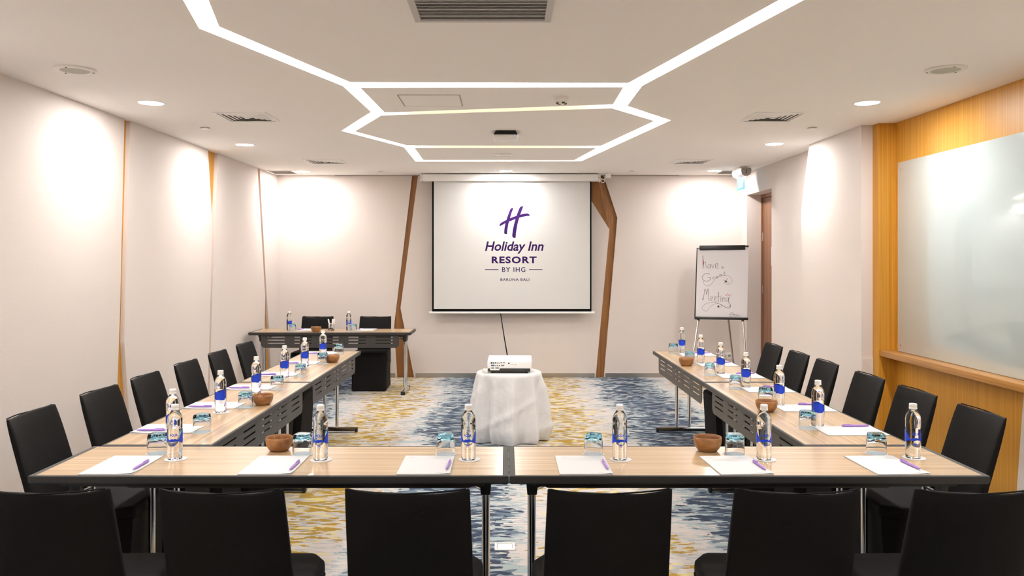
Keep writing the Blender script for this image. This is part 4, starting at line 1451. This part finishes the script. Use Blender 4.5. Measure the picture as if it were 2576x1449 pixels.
strokes = [([(297, 190), (300, 250), (300, 330)], 7), ([(300, 305), (315, 262), (328, 265), (336, 330)], 4), ([(378, 287), (360, 290), (352, 312), (362, 330), (376, 318), (380, 285), (385, 330)], 4),
           ([(395, 285), (408, 328), (424, 282)], 4), ([(434, 308), (464, 298), (455, 275), (437, 288), (438, 318), (452, 332), (469, 320)], 5), ([(520, 310), (506, 315), (503, 328), (515, 330), (521, 312), (526, 332), (534, 328)], 4),
           ([(374, 398), (352, 385), (318, 394), (292, 420), (297, 452), (335, 472), (374, 458), (387, 434), (362, 431), (350, 434)], 5),
           ([(305, 465), (310, 500), (345, 524), (385, 512), (420, 465), (460, 425), (520, 408), (580, 415), (618, 445), (615, 485), (585, 508), (555, 500), (545, 480)], 3),
           ([(408, 426), (413, 454)], 4), ([(412, 440), (422, 426), (436, 428)], 4), ([(444, 436), (464, 428), (458, 414), (446, 424), (448, 440), (468, 434)], 4), ([(502, 396), (484, 400), (482, 418), (496, 416), (502, 398), (510, 414)], 4),
           ([(536, 365), (533, 405), (546, 402)], 5), ([(522, 385), (549, 378)], 3),
           ([(293, 655), (299, 682), (308, 640), (317, 570), (326, 560), (338, 600), (342, 620), (350, 565), (357, 562), (361, 640), (369, 690)], 5),
           ([(386, 672), (406, 658), (398, 640), (385, 655), (389, 685), (408, 690)], 5), ([(426, 672), (446, 658), (438, 640), (425, 655), (429, 688), (450, 690)], 5),
           ([(472, 590), (468, 690), (478, 700)], 6), ([(452, 642), (490, 636)], 3), ([(497, 650), (497, 700)], 5), ([(488, 638), (512, 634)], 3), ([(516, 652), (518, 700)], 5), ([(518, 668), (532, 650), (540, 668), (543, 700)], 4),
           ([(578, 652), (558, 660), (556, 688), (572, 690), (583, 655), (598, 640)], 4),
           ([(585, 655), (582, 700), (602, 735), (592, 766), (550, 760), (500, 730)], 6),
           ([(500, 730), (450, 712), (400, 708), (340, 716), (300, 745), (290, 775), (320, 800), (350, 795), (380, 750), (430, 722), (480, 720), (502, 742), (485, 766), (460, 758), (470, 745)], 3),
           ([(590, 850), (605, 825), (625, 820), (640, 840), (612, 862), (590, 855), (602, 838), (650, 840), (690, 862), (640, 862), (670, 840), (712, 860)], 3)]
for pts, w in strokes:
    mi = MB()
    ribbon(mi, smooth_path(pts, 5), w * 0.75, lambda p: fpx(p.x, p.y, -0.0052))
    put('ink_stroke', mi.mesh('ink_stroke', 'ink', 0, recalc=False), pap)
for cx, cy, r_ in ((552, 474, 12), (470, 750, 11)):
    mi = MB().add([fpx(cx + r_ * math.cos(k * PI / 6), cy + r_ * math.sin(k * PI / 6), -0.0053) for k in range(12)], [tuple(range(12))])
    put('ink_dot', mi.mesh('ink_dot', 'ink', 0, recalc=False), pap)
for pts in ([(560, 456), (570, 440)], [(540, 464), (526, 458)], [(566, 480), (581, 486)], [(538, 485), (530, 497)], [(306, 240), (304, 300)], [(545, 622), (558, 632), (572, 606), (582, 630), (605, 618), (606, 634)], [(600, 735), (596, 760)]):
    mi = MB()
    ribbon(mi, pts, 5, lambda p: fpx(p.x, p.y, -0.0056))
    put('red_stroke', mi.mesh('red_stroke', 'ink_red', 0, recalc=False), pap)

# wall sockets, floor box
for k, (x0, x1, l) in enumerate(((1815.5, 1827.5, 'left of the pair'), (1828.2, 1840.2, 'right of the pair'))):
    a, b_ = gp(x0, 887, YF), gp(x1, 902.5, YF)
    t = thing('power_socket', 'white wall power socket behind the flip chart, ' + l, 'socket', ((a[0] + b_[0]) / 2, YF, (a[2] + b_[2]) / 2), group='wall sockets')
    hw, hh = (b_[0] - a[0]) / 2, (a[2] - b_[2]) / 2
    put('plate', MB().box((-hw, -0.009, -hh), (hw, 0, hh)).mesh('plate', 'offwhite', 30, bevel=0.003), t)
    put('recess', MB().cyl((0, -0.0095, 0), (0, -0.006, 0), 0.021, n=24).mesh('recess', 'slat_grey'), t)
    for s in (-1, 1):
        put('pin_hole', MB().cyl((s * 0.009, -0.0102, 0), (s * 0.009, -0.006, 0), 0.003, n=10).mesh('pin_hole', 'black_plastic'), t)
fb = thing('floor_outlet', 'flush white floor outlet box set in the carpet between table legs', 'floor outlet', (-0.005, 4.41, 0.0))
for a, b_ in (((-0.055, -0.055, 0), (0.055, -0.043, 0.006)), ((-0.055, 0.043, 0), (0.055, 0.055, 0.006)), ((-0.055, -0.043, 0), (-0.043, 0.043, 0.006)), ((0.043, -0.043, 0), (0.055, 0.043, 0.006))):
    put('frame', MB().box(a, b_).mesh('frame', 'offwhite', 0), fb)
put('lid', MB().box((-0.041, -0.041, 0.0005), (0.041, 0.041, 0.0045)).mesh('lid', 'offwhite', 30, bevel=0.002), fb)
